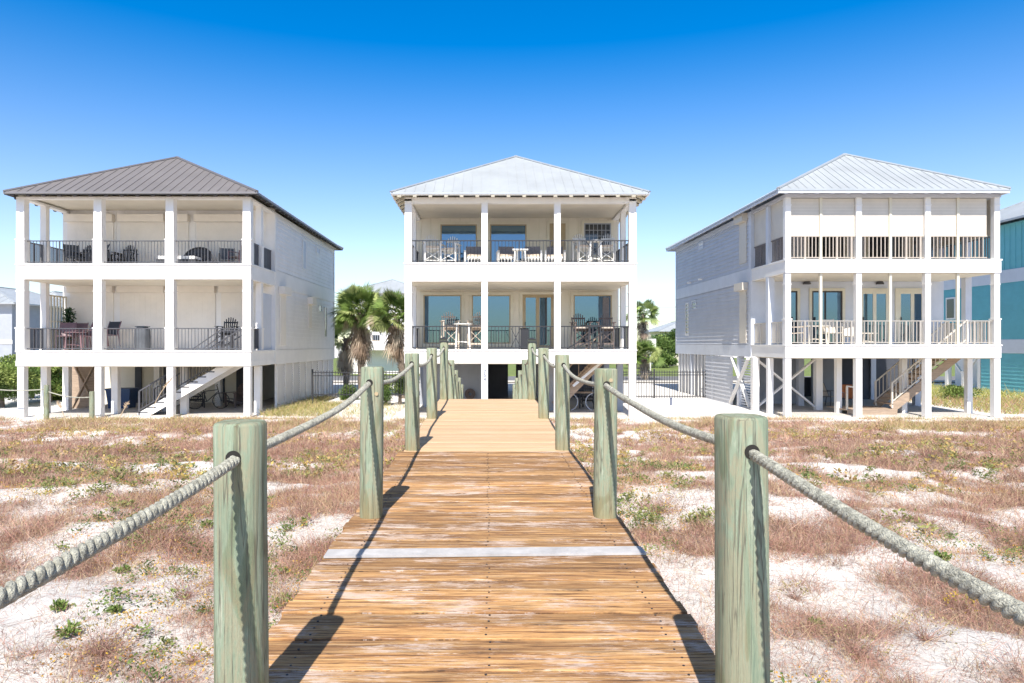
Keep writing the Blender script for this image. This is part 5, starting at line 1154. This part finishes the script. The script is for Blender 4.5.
# under the middle house
t = thing('patio_table', 'metal table with curled legs under the right bay of the middle house', 'table', (0, 0, 0)); MB().box(-.45, .45, -.3, .3, .7, .73).build('tabletop', M['wood'], t)
for s in (-1, 1):
    mb = MB()
    for k in range(14): a, b = R(-75+11*k), R(-75+11*(k+1)); mb.cyl((s*(.5-.34*math.cos(a)), -.2, .35+.34*math.sin(a)), (s*(.5-.34*math.cos(b)), -.2, .35+.34*math.sin(b)), .02, n=6, cap=False)
    mb.build('leg', M['bgtrim'], t)
t.location = (place(581, 27.5), 27.5, .03)
adirondack('adirondack_chair', 'dark chair in the shade beside the curled leg table', PD, x=place(588, 28.3), y=28.3, z=.03, rz=R(-20))
t = thing('wall_lamp', 'terracotta lamp shade glimpsed under the middle house stairs', 'lamp', (0, 0, 0)); MB().cyl((0, 0, 0), (0, 0, .22), .12, .09, 12).build('lamp_shade', M['orange'], t); MB().cyl((0, 0, .221), (0, 0, .4), .012, n=6).build('stem', M['black'], t); t.location = (place(575, 26.6), 26.6, ZZ(387, 26.6))
t = thing('coiled_hose', 'dark coiled hose hanging against the grey wall beneath the middle house', 'hose', (0, 0, 0))
for r in (.10, .15, .2):
    mb = MB()
    for k in range(20): a, b = 6.2832*k/20, 6.2832*(k+1)/20; mb.cyl((r*math.cos(a), 0, r*math.sin(a)), (r*math.cos(b), 0, r*math.sin(b)), .032, n=7, cap=False)
    mb.build('hose_loop', PB, t)
t.location = (place(470, 28.8), 28.85, ZZ(394, 28.8))
# right house
gr = 'chairs on the right house lower balcony'; d = 26.2
table('patio_table', 'pale square table in the first lower bay of the right house', M['shutter'], place(815, d), d, rf2, .45, .72, False)
sling_chair('pale sling chair right of the pale table, lower right house balcony', place(832, d), d, rf2, R(0), M['shutter'], M['shutter'], gr)
sling_chair('tan chair left of the pale table behind the corner post', place(797, d), d, rf2, R(60), PT, M['shutter'], gr)
table('side_table', 'low pale side table in the middle lower bay of the right house', M['shutter'], place(867, d), d, rf2, .3, .45, False)
sling_chair('pale low chair between the first slim post and second post of right house', place(850, d), d, rf2, R(-20), M['shutter'], M['shutter'], gr, True)
sling_chair('tan sling chair in the shade beside the cross brace under the right house', place(829, 29), 29, .03, R(30), M['darkmetal'], PT, 'chairs under the right house')
sling_chair('brown chair behind the second ground post under the right house', place(849, 28), 28, .03, R(-10), M['darkmetal'], M['orange'], 'chairs under the right house')
# small things in the yards
t = thing('marker_post', 'small blue capped pipe standing in the white sand by the right fence', 'pipe', (0, 0, 0)); MB().cyl((0, 0, -.1), (0, 0, .3), .035, .035, 10).build('pipe', M['bluebin'], t); MB().cyl((0, 0, .3), (0, 0, .34), .042, .042, 10).build('cap', M['bluebin'], t); t.location = (XX(671, 30), 30, 0)
t = thing('street_sign', 'white rectangular sign on a post right of the middle house', 'sign', (0, 0, 0)); MB().box(-.5, .5, -.03, .03, -.65, .65).build('sign_board', M['white'], t); MB().box(-.05, .05, .031, .12, -3.6, .5).build('sign_post', M['white'], t); t.location = (XX(650.5, 62), 62, ZZ(346, 62))
